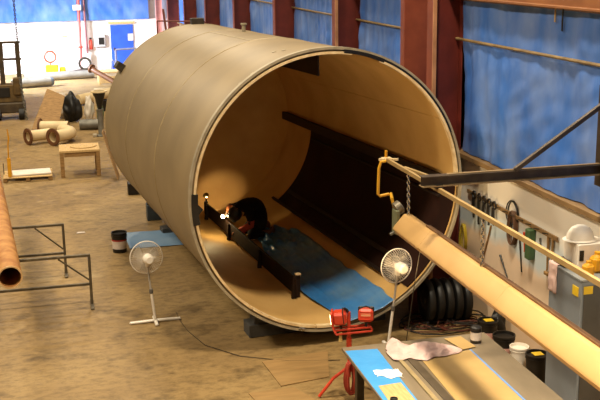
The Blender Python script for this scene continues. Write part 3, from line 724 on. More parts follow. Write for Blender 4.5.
# back wall fixtures
def wpx(x, y, Y=BY-.2): return aty(x, y, Y)
door = struct(MB().box((3.53, BY-.03, 1.12), (1.12, .06, 2.24), bev=.01).obj('door_1', mat('blue_door', '2f55b8', '2a4ca8', rough=.4, scale=2)))
MB().box((3.95, BY-.07, 1.62), (.26, .015, .34), bev=0).obj('door_window', label_w, door)
MB().box((3.1, BY-.09, 1.05), (.05, .06, .16), bev=.01).obj('door_handle', chrome, door)
struct(MB().box((3.53, BY-.04, 2.34), (1.3, .1, .12), bev=.01).obj('trim_3', wood_p))
o = MB(); railm = mat('grey_rail', '7f7c88', '6e6c78', rough=.4, metal=.3)
o.tube([(3.1, 50.4, 0), (3.1, 50.4, 1.05), (3.14, 50.4, 1.12), (4.1, 50.4, 1.15)], .05, 10); o.tube([(4.1, 50.4, 0), (4.1, 50.4, 1.15)], .05, 10); o.tube([(2.86, 50.4, 0), (2.86, 50.4, .55), (2.92, 50.4, .62), (3.02, 50.4, .55), (3.02, 50.4, .4)], .035, 8)
o = o.obj('handrail', railm); tag(recenter(o), 'grey tubular handrail in front of the blue door', 'handrail')
redpipe = mat('salmon_pipe', 'c8645c', 'b5554e', rough=.5)
t = thing('standpipe', 'red vertical pipe on the back wall left of the door', 'pipe', (1.45, BY-.3, 0))
MB().cyl((0, 0, 0), (.06, 0, 4.9), .07, 14).obj('pipe_run', redpipe, t); MB().box((-.04, -.05, 3.15), (.4, .16, .26), bev=.02).obj('bracket_box', white, t); MB().lathe([(.06, 0), (.14, 0), (.14, .06), (.06, .06)], Matrix.Translation((.02, 0, 1.2)), 16, close_prof=True).obj('coupling', redp, t)
t = thing('standpipe', 'thinner dark pink pipe on the back wall right of the red one', 'pipe', (1.78, BY-.25, 0))
MB().cyl((0, 0, .9), (-.04, 0, 4.9), .05, 12).obj('pipe_run', mat('mauve_pipe', '8f5a5c', '7f4e50', rough=.5), t); MB().box((.04, 0, .45), (.2, .14, .9), bev=.02).obj('valve_cabinet', white, t)
for z, lb in ((1.36, 'upper thin conduit running along the white back wall'), (1.07, 'lower thin conduit running along the white back wall')):
    o = MB().cyl((-3.3, BY-.02, z), (1.3, BY-.02, z), .022, 8).obj('conduit_pipe', mat('conduit_pale', 'c0a8a0', 'b09890', rough=.5)); tag(recenter(o), lb, 'conduit')
t = thing('breaker_box', 'grey electrical box with a dark panel on the back wall left of the door', 'box', (2.42, BY-.095, 1.2))
MB().box((0, 0, .3), (.55, .2, .62), bev=.02).obj('cabinet', mat('pale_grey', 'b0aaa6', 'a39d99', rough=.5), t); MB().box((.08, -.11, .28), (.26, .02, .34), bev=.005).obj('panel', blackm, t)
t = thing('fire_extinguisher', 'red fire extinguisher on the back wall between pipe and grey box', 'extinguisher', (1.98, BY-.088, 1.08))
MB().lathe([(0, 0), (.09, 0), (.09, .4), (.05, .48), (.03, .5), (0, .5)], seg=16).obj('bottle', redp, t); MB().box((0, 0, .54), (.12, .05, .07), bev=.01).obj('valve', blackm, t)
t = thing('floor_fan', 'round dark drum fan standing by the back wall below the pipes', 'fan', (1.6, 50.6, 0))
MB().torus((0, 0, .48), .27, .06, (0, 1, 0), 28, 10).obj('ring', steel_d, t); MB().lathe([(0, -.03), (.2, -.03), (.2, .03), (0, .03)], Matrix.Translation((0, 0, .48)) @ Matrix.Rotation(R(90), 4, 'X'), 20).obj('face', label_w, t); MB().box((0, 0, .1), (.4, .3, .2), bev=.02).obj('stand', steel_d, t)
t = thing('hose_machine', 'yellow machine with a red hose loop by the back wall', 'machine', (.02, 50.2, 0))
MB().box((0, 0, .26), (.62, .5, .52), bev=.05).obj('body', yellow, t); MB().box((.5, .05, .2), (.3, .4, .4), bev=.06).obj('tank', yellow, t); MB().torus((-.05, 0, .9), .26, .05, (0, 1, 0), 28, 8).obj('hose_loop', redp, t); MB().bar((-.05, 0, .5), (-.05, 0, .68), .06, .06, up=(0, 1, 0)).obj('post', redp, t)
o = MB().box((.72, BY-.02, 2.05-.3), (.24, .02, .1), bev=.003).obj('wall_plate', mat('tan_plate', 'd8b080', 'c8a070', rough=.5)); tag(recenter(o), 'small tan plate on the white back wall', 'sign')
blob('scrap_pile', (1.25, 50.2, .1), (.45, .3, .14), steel_d, 'small dark scrap heap at the foot of the back wall', 'scrap', 22)
# rods standing behind the tank top
p0_, p1_ = aty(172, 32, 24), aty(163, 9, 24)
o = MB().bar((p0_.x+.06*(p0_.z), p0_.y, .0), p1_, .05, .05).obj('steel_rod', mat('brown_rod', '7a4636', '6a3a2c', rough=.5)); tag(recenter(o), 'slanted brown rod standing behind the far top of the tank', 'rod')
pa, pb = aty(157, 21, 30), aty(205, 21.5, 30)
t = thing('guard_rail', 'thin brown horizontal rail behind the far top of the tank', 'rail', (pa.x, 30, 0))
MB().cyl(pa, pb, .022, 8).obj('rail_tube', MATS['brown_rod'], t, off=(pa.x, 30, 0))
for q in (pa, pb): MB().cyl((q.x, 30, 0), q, .022, 8).obj('upright', MATS['brown_rod'], t, off=(pa.x, 30, 0))

# ================================================================== FRONT CENTRE
# twin work lights on a tripod
sl = Vector((3.36, 11.32, 0))
t = thing('tripod_work_light', 'red twin work light on a tripod in front of the tank mouth', 'work light', sl)
MB().cyl((0, 0, .28), (0, 0, 1.14), .022, 12).obj('pole', redp, t)
MB().cyl((0, 0, .62), (0, 0, .8), .034, 14).obj('pole_sleeve', redp, t)
MB().tube([(0, 0, 1.12), (-.03, .0, 1.17), (-.06, 0, 1.19)], .016, 8).obj('clamp_handle', blackm, t)
for z, y in ((.925, -.04), (.885, -.07), (.925, .05)): MB().bar((-.19, y, z), (.28, y, z), .022, .022).obj('cross_bar', redp, t)
for x in (-.19, .28): MB().bar((x, -.07, .90), (x, .06, .92), .02, .03).obj('end_bar', redp, t)
for k, a in enumerate((168, 60, 20)):
    d = Vector((math.cos(R(a)), math.sin(R(a)), 0)); MB().tube([Vector((0, 0, .42)), d*.2+Vector((0, 0, .26)), d*.38+Vector((0, 0, .02))], .02, 10).obj('leg', redp, t)
MB().lathe([(.021, .36), (.035, .36), (.035, .46), (.021, .46)], seg=14, close_prof=True).obj('leg_collar', redp, t)
grille = blackm
for i, (x, fdir) in enumerate(((-.12, Vector((-1, .35, -.12))), (.22, Vector((.35, 1, -.2))))):
    fdir.normalize(); sd = fdir.cross(Vector((0, 0, 1))).normalized(); u_ = sd.cross(fdir); rot = Matrix((sd, fdir, u_)).transposed()
    c = Vector((x, .0, 1.08)); h = MB(); h.box(c, (.19, .17, .165), rot, bev=.03)
    for k in range(4): h.box(c+u_*(-.045+.03*k)-fdir*.086, (.13, .012, .008), rot, bev=0)
    hd = h.obj('lamp_head', redp, t)
    MB().box(c+fdir*.09, (.20, .03, .18), rot, bev=.01).obj('lamp_bezel', grille if i else redp, hd)
    MB().box(c+fdir*.107, (.14, .008, .12), rot, bev=.002).obj('lens', emis('lens_lit_%d' % i, 'ffdf9a', 14 if i == 0 else 8), hd)
    MB().box(c-fdir*.088+u_*.01, (.12, .004, .03), rot, bev=0).obj('label_strip', mat('lamp_label', 'e0a878', 'd09468', rough=.5), hd)
    MB().tube([c-fdir*.05+sd*.09+u_*z for z in (-.05, .03, .08)]+[c-fdir*.05+u_*.115]+[c-fdir*.05-sd*.09+u_*z for z in (.08, .03, -.05)], .008, 8).obj('handle', blackm, hd)
    MB().bar(c-u_*.07, c-u_*.15, .025, .04, up=(0, 1, 0)).obj('bracket', blackm, hd)
# red cable coil hanging on the tripod
mbx = MB()
for k in range(15):
    c = sl+Vector((-.015+.012*(k % 3), -.06-.014*(k//3), .30)); w = .045+.009*(k % 4)
    mbx.tube([c+Vector((w*math.cos(q), .01*math.sin(3*q+k), .21*math.sin(q)+.01*math.sin(k))) for q in [2*math.pi*j/20 for j in range(20)]], .011, 6, closed=True)
o = mbx.obj('cable_coil', mat('red_cable', 'a03a28', '8a2f20', rough=.55)); tag(recenter(o), 'coil of red cable hanging on the tripod under the table corner', 'cable')
o = MB().tube([(3.24, 11.28, .82), (3.24, 11.28, .9)], [.02, .02], 10); o.tube([(3.24, 11.28, .78), (3.24, 11.28, .82)], [.026, .02], 10); o = o.obj('plug', mat('plug_pale', 'd8b870', 'c0a060', rough=.5)); tag(recenter(o), 'pale plug hanging under the left work lamp', 'plug')

# table with plates, film, cloths
TZ = .93; tx0, tx1, ty0, ty1 = 3.09, 4.90, 6.6, 10.72
tc_ = Vector(((tx0+tx1)/2, (ty0+ty1)/2, 0))
table = thing('plate_table', 'low work table topped with grey steel plate in the right foreground', 'table', tc_)
MB().box((tc_.x, tc_.y, TZ-.02), (tx1-tx0, ty1-ty0, .04), bev=.004).obj('top_plate', plate_m, table, off=tc_)
for x in (tx0+.16, tx1-.2):
    for y in (ty0+.2, (ty0+ty1)/2, ty1-.2): MB().box((x, y, (TZ-.06)/2), (.09, .09, TZ-.06), bev=.006).obj('leg', steel_d, table, off=tc_)
for x in (tx0+.16, tx1-.2): MB().box((x, tc_.y, TZ-.08), (.08, ty1-ty0-.1, .08), bev=.005).obj('rail', steel_d, table, off=tc_)
def flat(name, poly, z, th, m, label, cat):
    o = MB().prism([(x, y, z) for x, y in poly], (0, 0, th)).obj(name, m); tag(recenter(o), label, cat); return o
def tp(px, py, z=TZ): q = atz(px, py, z); return (q.x, q.y)
flat('film_strip', [(3.10, 10.60), (3.48, 10.56), (3.42, 8.3), (3.10, 8.3)], TZ+.001, .003, mat('bright_blue_film', '3f8fd0', '4a9ada', rough=.3, scale=3, bump=.1), 'bright blue protective film strip along the left edge of the table', 'film')
flat('paper_strip', [(3.16, 9.55), (3.42, 9.57), (3.42, 8.3), (3.12, 8.3)], TZ+.005, .003, wood_p, 'small tan paper on the blue film at the front of the table', 'paper')
tansheet = mat('tan_sheet_mat', 'b3955f', 'a88a56', rough=.5, scale=2)
flat('tan_sheet', [(3.86, 10.13), (4.50, 10.22), (4.46, 7.0), (3.74, 7.0)], TZ+.001, .008, tansheet, 'large tan sheet lying on the middle of the table', 'sheet')
flat('tan_strip', [(4.34, 10.62), (4.56, 10.64), (4.60, 10.28), (4.42, 10.24)], TZ+.011, .006, tansheet, 'short tan strip at the far right end of the table', 'sheet')
flat('tape_strip', [(4.50, 10.24), (4.525, 10.24), (4.50, 7.0), (4.475, 7.0)], TZ+.001, .006, mat('blue_tape', '5f86c0', '6a90c8', rough=.4), 'thin blue tape line along the right edge of the tan sheet', 'tape')
o = MB().box((3.62, 8.6, TZ+.012), (.05, 3.7, .02), bev=.004).obj('edge_bar', mat('bar_tan', 'a8946c', '96835e', rough=.45, metal=.2)); tag(recenter(o), 'flat pale metal bar lying along the table beside the blue film', 'bar')
o = MB().box((3.755, 8.6, TZ+.006), (.10, 3.2, .01), bev=.002).obj('edge_bar', mat('shade_band', '5d5140', '4e4436', rough=.45, metal=.2)); tag(recenter(o), 'dark strip for the band of shade along the left side of the tan sheet', 'bar')  # dark strip painting the shade beside the tan sheet
# rags
def rag(poly_px, z, m, label, name, amp=.03, n=26, seed=0, cat='cloth'):
    (xa, ya), (xb, yb), (xc, yc), (xd, yd) = [tp(*q, z) for q in poly_px]
    def fn(u, v):
        x = (xa*(1-u)+xb*u)*(1-v)+(xd*(1-u)+xc*u)*v; y = (ya*(1-u)+yb*u)*(1-v)+(yd*(1-u)+yc*u)*v
        e = min(1, 5*min(u, 1-u, v, 1-v)+.12)
        x += .03*noise.noise((u*3+seed, v*3, 1)); y += .06*noise.noise((u*3, v*3+seed, 5))
        h = amp*(.25+abs(noise.noise((u*4+seed, v*2.6, 2)))*1.6+.5*abs(noise.noise((u*9, v*7+seed, 3))))*e
        return Vector((x, y, z+.004+h))
    o = MB().grid(fn, n*2, n, .003).obj(name, m, angle=180); return tag(recenter(o), label, cat)
rag(((373, 371), (398, 369), (404, 378), (377, 377)), TZ+.006, mat('white_rag', 'f2efe6', 'e6e2d8', rough=.8, scale=6), 'small white rag lying on the blue film strip', 'rag', .012)
def towel(u, v):
    px = 386+76*u; cy = 349+2*math.sin(u*5)+3.5*u; hw = (8.5*(1-u**2.2)+2.2 - 4*math.exp(-((u-.33)/.1)**2))*math.sqrt(min(1, u/.1+.06))*math.sqrt(min(1, (1-u)/.06+.08))
    py = cy+(v-.5)*2*hw*(1+.3*noise.noise((u*7, 3.0, v)))+1.5*noise.noise((u*6, 9.0, 1)); q = atz(px+2*noise.noise((u*4, v*3, 1)), py, TZ+.012)
    e = min(1, 6*min(u, 1-u, v, 1-v)+.1)
    h = .55*(.012+.16*max(0, noise.noise((u*6+1.7, v*1.6+px*.02, 2.2)))+.05*abs(noise.noise((u*9, v*6, 7.0)))+.07*math.exp(-((u-.52)/.1)**2-((v-.4)/.35)**2)+.05*math.exp(-((u-.12)/.1)**2))*e
    return Vector((q.x, q.y, TZ+.018+h))
o = MB().grid(towel, 80, 34, .003).obj('towel', mat('pink_towel', 'd2b6ae', 'c09f97', rough=.85, scale=6), angle=180); tag(recenter(o), 'crumpled pale pink towel at the far end of the table', 'towel')
# black cup at the bottom, paint can at the far right
p = atz(394, 399, TZ+.1); o = MB().lathe([(0, 0), (.036, 0), (.04, .1), (.034, .1), (.03, .09), (0, .09)], Matrix.Translation((p.x, p.y, TZ+.009)), 24).obj('cup', blackm); tag(recenter(o), 'black cup standing on the tan paper at the bottom edge', 'cup')
p = atz(473.5, 346, TZ+.02); t = thing('paint_can', 'small white-labelled can with black top at the far right end of the table', 'can', (4.66, 10.42, TZ+.001))
MB().lathe([(0, 0), (.065, 0), (.065, .15), (.06, .155), (0, .155)], seg=24).obj('can_body', label_w, t); MB().lathe([(.0, .15), (.068, .15), (.068, .2), (.045, .215), (0, .215)], seg=24).obj('lid', blackm, t); MB().lathe([(.066, .01), (.066, .05)], seg=24).obj('dark_band', steel_d, t)

# loose boards on the floor in front
ply = mat('dusty_plywood', '9a7a4c', '876a40', rough=.65, scale=3, stretch=(.6, 3, 1))
flat('floor_board', [(2.53, 12.72), (3.5, 12.85), (3.28, 11.98), (2.6, 11.86)], .002, .014, ply, 'thin plywood board on the floor, farther of two in front of the tank', 'board')
flat('floor_board', [(2.15, 11.75), (2.75, 11.78), (3.05, 11.0), (2.3, 10.9)], .002, .014, ply, 'thin plywood board on the floor, nearer one at the bottom edge', 'board')
flat('floor_scrap', [(1.03, 10.9+.75), (1.08, 11.68), (1.1, 11.62), (1.04, 11.6)], .002, .008, label_w, 'small pale scrap on the open floor at the bottom', 'scrap')
p = atz(81, 233); flat('floor_scrap', [(p.x-.09, p.y-.03), (p.x+.09, p.y-.04), (p.x+.07, p.y+.05), (p.x-.06, p.y+.06)], .002, .01, label_w, 'white scrap of paper on the floor beyond the pipe racks', 'scrap')

# ================================================================== RIGHT SIDE
# cream duct hung along the wall side, with rail above
dc = Vector((3.93, 0, 2.30)); dr = .135
ye, ys_ = 11.05, 4.4
t = thing('hanging_duct', 'long cream round-edged duct hanging diagonally across the right foreground', 'duct', (dc.x, ye, dc.z))
prof = []
mbx = MB()
cs = [(3.832, 2.235), (3.84, 2.262), (3.955, 2.395), (3.972, 2.408), (3.995, 2.410), (4.075, 2.392), (4.09, 2.37), (4.09, 2.20), (4.06, 2.175), (3.87, 2.175)]
mbx.prism([(x, ye, z) for x, z in cs], (0, ys_-ye, 0))
duct_m = mat('cream_duct', 'b8935e', 'ab8753', rough=.5, scale=1.2)
mbx.obj('duct_tube', duct_m, t, off=(dc.x, ye, dc.z))
for y in (8.2, 10.2): MB().prism([(3.955+(x-3.955)*1.02, y, 2.29+(z-2.29)*1.02) for x, z in cs], (0, .03, 0)).obj('joint_ring', duct_m, t, off=(dc.x, ye, dc.z))
MB().box((4.045, (ys_+ye-.6)/2, 2.412), (.055, ye-ys_-.6, .024), Matrix.Rotation(R(8), 3, 'Y'), bev=.003).obj('top_channel', mat('brown_channel', '7a5834', '6b4c2c', rough=.5, scale=4), t, off=(dc.x, ye, dc.z))
MB().box((dc.x-.03, ye+.09, dc.z+.0), (.05, .16, .3), bev=.008).obj('end_bracket', mat('grey_green', '6f7358', '5d614a', rough=.5), t, off=(dc.x, ye, dc.z))
MB().bar((dc.x-.1, ye+.1, dc.z-.16), (dc.x-.02, ye+.1, dc.z-.13), .03, .03).obj('end_bolt', steel_g, t, off=(dc.x, ye, dc.z))
MB().lathe([(0, -.05), (.05, -.05), (.085, -.035), (.085, .035), (.05, .05), (0, .05)], Matrix.Translation((dc.x+.01, ye+.12, dc.z+.16)) @ Matrix.Rotation(R(60), 4, 'Y'), 22).obj('pulley', mat('pulley_steel', '8b8270', '70685a', rough=.35, metal=.6), t, off=(dc.x, ye, dc.z))
# rail
rz_ = 2.93
t = thing('hanging_rail', 'thin tan rail running above the cream duct and under the steel beam', 'rail', (4.0, 11.85, rz_))
MB().bar((4.0, 4.2, rz_), (4.0, 11.75, rz_), .035, .05).obj('rail_bar', mat('rail_tan', 'a58a5c', '90774c', rough=.5, scale=4), t, off=(4.0, 11.85, rz_))
MB().box((4.0, 11.8, rz_), (.13, .09, .05), bev=.01).obj('end_clamp', cream, t, off=(4.0, 11.85, rz_)); MB().cyl((4.0, 11.82, rz_), (4.0, 11.82, rz_+.11), .018, 10).obj('end_pin', yellow, t, off=(4.0, 11.85, rz_)); MB().bar((3.92, 11.86, rz_-.01), (4.12, 11.7, rz_+.01), .03, .03).obj('cross_piece', cream, t, off=(4.0, 11.85, rz_))
MB().bar((4.06, 11.3, rz_-.01), (4.15, 10.55, rz_+.01), .04, .03).obj('side_bar', MATS['rail_tan'], t, off=(4.0, 11.85, rz_))
for y in (10.05, 5.0): MB().box((4.0, y, rz_+.035), (.08, .1, .05), bev=.006).obj('hanger_plate', steel_d, t, off=(4.0, 11.85, rz_))
# yellow hose
ph = [aty(x, y, 11.75) for x, y in ((386, 161), (381, 162), (379, 168), (378.5, 180), (378, 194), (380, 196), (389, 194), (391, 193.5))]+[aty(x, y, 11.4) for x, y in ((392, 199), (394, 207), (396, 213))]
o = MB().tube(ph, .019, 10).obj('hanging_hose', mat('yellow_hose_m', 'd8a22a', 'c8921f', rough=.45)); tag(recenter(o), 'yellow bent hose hanging from the rail end down to the duct', 'hose')
o = chain_mb((4.0, 11.0, rz_-.02), (4.0, 10.98, 2.40), .024, .007).obj('support_chain', chrome); tag(recenter(o), 'bright steel chain between the rail and the end of the cream duct', 'chain')
p = atx(491, 215, 4.0); o = chain_mb((4.0, 8.85, rz_-.02), (4.0, 8.85, 2.40), .024, .007).obj('support_chain', chrome); tag(recenter(o), 'bright steel chain between the rail and the middle of the cream duct', 'chain')
# wall bracket : beam and diagonal brace
jb = Vector((5.0, 10.05, 3.02))
t = thing('wall_bracket', 'dark steel bracket beam reaching out from the right wall with a diagonal brace', 'bracket', (WX-.1, 10.05, 3.02)); off = (WX-.1, 10.05, 3.02)
xa, xb = 3.80, WX-.20
bm_m = mat('bracket_steel', '3f342a', '52463a', rough=.45, metal=.4, scale=5)
MB().box(((xa+xb)/2, 10.05, 3.03), (xb-xa, .012, .1), bev=0).obj('beam_web', bm_m, t, off=off)
for z in (2.976, 3.084): MB().box(((xa+xb)/2, 10.05, z), (xb-xa, .12, .012), bev=.002).obj('beam_flange', mat('bracket_edge', '8a7252', '74603f', rough=.5) if z < 3 else bm_m, t, off=off)
MB().bar((4.1, 10.05, 3.09), (5.94, 10.05, 3.09), .05, .02).obj('top_strip', MATS['bracket_edge'], t, off=off)
MB().bar((4.88, 10.0, 3.1), (5.95, 10.0, 3.80), .05, .05).obj('diagonal_brace', bm_m, t, off=off)
MB().box((WX-.185, 10.03, 3.4), (.03, .26, 1.15), bev=.005).obj('wall_plate', bm_m, t, off=off)

# grey cabinet and things on it
cx0, cx1, cy0, cy1, ch = 5.55, 6.13, 9.62, 10.36, 1.86
cc = Vector(((cx0+cx1)/2, (cy0+cy1)/2, 0))
t = thing('tool_cabinet', 'tall grey metal cabinet against the right wall at the right edge', 'cabinet', cc)
MB().box((cc.x, cc.y, ch/2), (cx1-cx0, cy1-cy0, ch), bev=.008).obj('body', greyp, t, off=cc)
MB().box((cc.x, cc.y, ch+.012), (cx1-cx0+.015, cy1-cy0+.015, .024), bev=.004).obj('top_rim', mat('cab_rim', '8b8f90', '7d8182', rough=.4), t, off=cc)
MB().box((cc.x, cy0-.006, ch/2), (cx1-cx0-.06, .012, ch-.1), bev=.004).obj('door', mat('cab_shaded', '4a4844', '403e3a', rough=.45), t, off=cc)  # front face away from the light: its shade is put into the colour
MB().box((cx0+.1, cy0-.02, 1.1), (.02, .025, .14), bev=.004).obj('door_handle', chrome, t, off=cc)
stk = mat('yellow_sticker', 'd8b628', 'cca81e', rough=.5)
MB().box((cx0-.003, 9.74, 1.72), (.006, .13, .11), bev=0).obj('sticker', stk, t, off=cc)['label'] = 'yellow sticker'
MB().box((cx0-.003, 9.98+.28, 1.66), (.006, .1, .09), bev=0).obj('sticker', label_w, t, off=cc)['label'] = 'white and dark sticker'
MB().box((cx0+.08, cy0-.014, 1.76), (.11, .006, .09), bev=0).obj('sticker', stk, t, off=cc)['label'] = 'yellow sticker'
cz = ch+.025
t = thing('white_box', 'white box on top of the grey cabinet, under the hard hat', 'box', (5.86, 10.12, cz))
MB().box((0, 0, .15), (.36, .34, .30), bev=.008).obj('carton', white, t); MB().box((-.14, -.175, .17), (.05, .012, .12), bev=0).obj('dark_slot', blackm, t)
hh = Vector((5.80, 10.14, cz+.303)); t = thing('hard_hat', 'white hard hat resting on the white box', 'hat', hh)
MB().lathe([(.155, .0), (.15, .02), (.135, .09), (.10, .145), (.05, .172), (0, .178)], Matrix.Diagonal((1.1, .92, 1, 1)), 28).obj('shell', white, t)
MB().lathe([(.13, .0), (.17, -.0), (.185, .008), (.15, .02)], Matrix.Diagonal((1.12, .95, 1, 1)), 28, close_prof=True).obj('brim', white, t)
MB().grid(lambda u, v: Vector((.12+.13*u, (v-.5)*.22*(1-.4*u*u), .012-.01*u)), 6, 8, .008).obj('peak', white, t)
def jug(x, y, z, label, s=1.0):
    t = thing('jug', label, 'jug', (x, y, z), group='yellow jugs')
    MB().box((0, 0, .075*s), (.13*s, .11*s, .15*s), bev=.025*s).obj('bottle', yellow, t); MB().lathe([(0, .14*s), (.045*s, .145*s), (.03*s, .165*s), (.03*s, .19*s), (0, .19*s)], seg=14).obj('neck', yellow, t)
jug(5.86, 9.84, cz, 'yellow jug on the cabinet beside the white box', 1.25); jug(5.68, 9.72, cz, 'yellow jug at the front corner of the cabinet top', .95)
o = MB().tube([(5.98, 9.7, cz+.05), (6.02, 9.78, cz+.1), (6.05, 9.9, cz+.2)], [.035, .04, .03], 12); o.tube([(6.02, 9.74, cz+.04), (5.98, 9.86, cz+.14)], [.04, .03], 10); o = o.obj('hand_drill', mat('blue_tool', '34485e', '2b3c4e', rough=.5)); tag(recenter(o), 'dark blue power tool on the cabinet behind the yellow jugs', 'tool')
o = MB(); o.box((5.66, 10.2, cz+.03), (.18, .26, .06), bev=.012); o.box((5.63, 10.06, cz+.02), (.08, .14, .04), Matrix.Rotation(R(20), 3, 'Z'), bev=.01); o = o.obj('tool_pouch', blackm); tag(recenter(o), 'black tool pouch on the left side of the cabinet top', 'pouch')
rp_ = [Vector((5.545, 10.33, cz-.02+.03))]
def pr_(u, v):
    y = 10.16+.2*u; d = v*.42
    x = 5.60-d if d < .065 else 5.535-.012*noise.noise((u*5, v*5, 1)); z = cz+.012 if d < .065 else cz+.01-(d-.065)
    return Vector((x, y, z+.006*noise.noise((u*6, v*2, 3))))
o = MB().grid(pr_, 12, 20, .004).obj('rag', MATS['pink_towel'], angle=180); tag(recenter(o), 'pink rag hanging over the left side of the grey cabinet', 'cloth')
# hammer handles in a holder on the wall
for k, (px, hgt) in enumerate(((548, .3), (552.5, .29))):
    p = atx(px, 247, WX-.03); o = MB(); o.tube([(p.x, p.y, p.z-.32), (p.x, p.y, p.z-.0), (p.x, p.y, p.z+.16)], [.012, .016, .02], 10); o.box((p.x, p.y, p.z-.36), (.05, .1, .05), bev=.008); o = o.obj('hanging_hammer', wood)
    tag(recenter(o), ['wooden-handled hammer hanging on the wall left of the cabinet, left one', 'wooden-handled hammer hanging on the wall left of the cabinet, right one'][k], 'hammer', 'hammers by the cabinet')

# tools hung on the low wall
t = thing('tool_rack', 'narrow wooden peg rail for tools on the low right wall', 'rack', (WX-.03, 12.7, 1.86)); MB().box((0, 0, 0), (.025, 2.9, .06), bev=.004).obj('rail_board', ledge_m, t)
for y in [-1.2+.24*k for k in range(11)]: MB().cyl((-.01, y, .01), (-.09, y, .03), .008, 8).obj('peg', steel_d, t)
for k, px in enumerate((474, 479, 484, 489, 494)):
    p = atx(px, 203+k*2.6, WX-.058); L = (.36, .42, .4, .34, .3)[k]; y = p.y
    t = thing('hanging_clamp', ['dark clamp hanging on the wall, nearest the tank mouth', 'second dark clamp from the tank mouth on the wall', 'middle one of the five dark clamps on the wall', 'fourth dark clamp from the tank mouth on the wall', 'dark clamp on the wall, farthest of the five from the tank'][k], 'clamp', (p.x, y, 1.87-L), group='dark clamps hanging on the wall')
    MB().torus((0, 0, L), .055, .014, (1, 0, 0), 18, 8).obj('jaw', blackm, t); MB().bar((0, 0, 0), (0, .02, L-.05), .03, .022, up=(0, 1, 0)).obj('handle', blackm, t); MB().bar((0, .07, L*.35), (0, .04, L-.04), .022, .02, up=(0, 1, 0)).obj('lever', blackm, t)
def loops(py, pz, n, r, rz2, m, label, name='hanging_cable'):
    mbx = MB()
    for k in range(n):
        c = Vector((WX-.018-.012*k, py+.02*(k % 3-1), pz)); w = r*(1+.08*(k % 3))
        mbx.tube([c+Vector((.006*math.sin(2*q), w*math.cos(q), rz2*math.sin(q))) for q in [2*math.pi*j/24 for j in range(24)]], .009, 6, closed=True)
    o = mbx.obj(name, m); tag(recenter(o), label, 'cable'); return o
p = atx(511, 228, WX-.06); loops(p.y, p.z, 5, .10, .24, mat('brown_cable', '6a4a34', '58402c', rough=.6), 'brown looped cable hanging on the wall behind the thin rail')
p = atx(508, 219, WX-.06); loops(p.y-.05, p.z+.1, 2, .17, .17, blackm, 'thin black hose ring hanging high on the wall')
p = atx(530, 244, WX-.052); o = MB().box((p.x, p.y, p.z), (.1, .13, .42), bev=.012).obj('hanging_case', green); tag(recenter(o), 'upright green case hanging on the wall behind the thin rail', 'case')
for (px, py, px2, py2, m_, lb, nm) in ((519.5, 235, 521.5, 272, steel_d, 'thin dark rod hanging on the wall left of the green case', 'rod'), (540, 238, 541, 252, steel_g, 'short grey tool hanging on the wall right of the green case', 'tool'), (524, 232, 524.5, 252, redp, 'red-handled tool hanging beside the green case', 'tool'),
                               (500, 255, 508, 280, blackm, 'thin black bar leaning low against the wall', 'bar'), (491, 226, 482, 262, wood, 'wooden stick leaning on the wall below the clamps', 'stick')):
    a_, b__ = atx(px, py, WX-.017), atx(px2, py2, WX-.013); o = MB().tube([a_, a_.lerp(b__, .3), b__], [.016, .012, .01], 8).obj('hanging_'+nm, m_); tag(recenter(o), lb, nm)
p = atx(458, 238, WX-.12); loops(p.y, p.z, 4, .09, .22, mat('yellow_cable', 'c8b03a', 'a8922c', rough=.5), 'yellow looped cable hanging on the wall just right of the tank rim')

# buckets along the wall
pk = mat('pink_label', 'd8a8a0', 'c89890', rough=.5)
p = atz(537, 353, .38); bucket((p.x, p.y, 0), 'black bucket with yellow sticker on its lid, nearest the grey cabinet', sticker=stk, band=None, handle=False)
MBk = bucket((atz(520, 347, .33).x, atz(520, 347, .33).y+.02, 0), 'white bucket between the black buckets along the right wall', r=.125, h=.33, body=white, lidm=white)
p = atz(504, 334, .38); bucket((p.x, p.y, 0), 'black bucket with dark lid and pale label behind the white bucket', band=pk, r=.15)
p = atz(488, 319.5, .38); bucket((p.x, p.y, 0), 'black bucket with yellow lid sticker and pale label next to the rubber wheels', band=pk, sticker=stk, r=.14)
p = atz(500, 319, .40); blob('black_bag', (p.x+.06, p.y+.2, .2), (.12, .12, .24), blackr, 'black lumpy bag behind the dark-lidded bucket', 'bag', 31)

# stack of rubber wheels
wl = ['black rubber wheel at the left end of the row beside the tank rim', 'second black rubber wheel from the tank rim', 'third black rubber wheel from the tank rim', 'fourth black rubber wheel from the tank rim', 'black rubber wheel at the right end of the row by the buckets']
w0, w1 = Vector((5.27, 13.62, 0)), Vector((5.83, 13.56, 0))
ax = (w1-w0); ax = Vector((ax.x, ax.y+.04, 0)); ax.normalize()
tyre = thing('rubber_wheel', wl[0], 'wheel', (0, 0, 0), group='black rubber wheels on the floor')
QW = ax.to_track_quat('Z', 'Y').to_matrix().to_4x4()
WR = .33
MB().lathe([(r*WR/.36, z) for r, z in ((.17, -.05), (.30, -.058), (.345, -.045), (.36, -.018), (.36, .018), (.345, .045), (.30, .058), (.17, .05))], Matrix.Translation((0, 0, WR+.002)) @ QW, 40, close_prof=True).obj('tyre', blackr, tyre)
MB().lathe([(r*WR/.36, z) for r, z in ((0, -.03), (.05, -.05), (.06, -.03), (.16, -.03), (.18, -.05), (.18, .05), (.16, .03), (.06, .03), (0, .05))], Matrix.Translation((0, 0, WR+.002)) @ QW, 28).obj('hub', steel_d, tyre)
for k in range(5):
    q = w0.lerp(w1, k/4); q.z = .0
    if k == 0: tyre.location = q
    else: dup(tyre, q, wl[k])
# dark red rack post behind the wheels
o = MB().box((5.2, 14.0, .45), (.12, .12, .9), bev=.01).obj('red_post', redsteel); tag(recenter(o), 'short dark red post behind the rubber wheels', 'post')
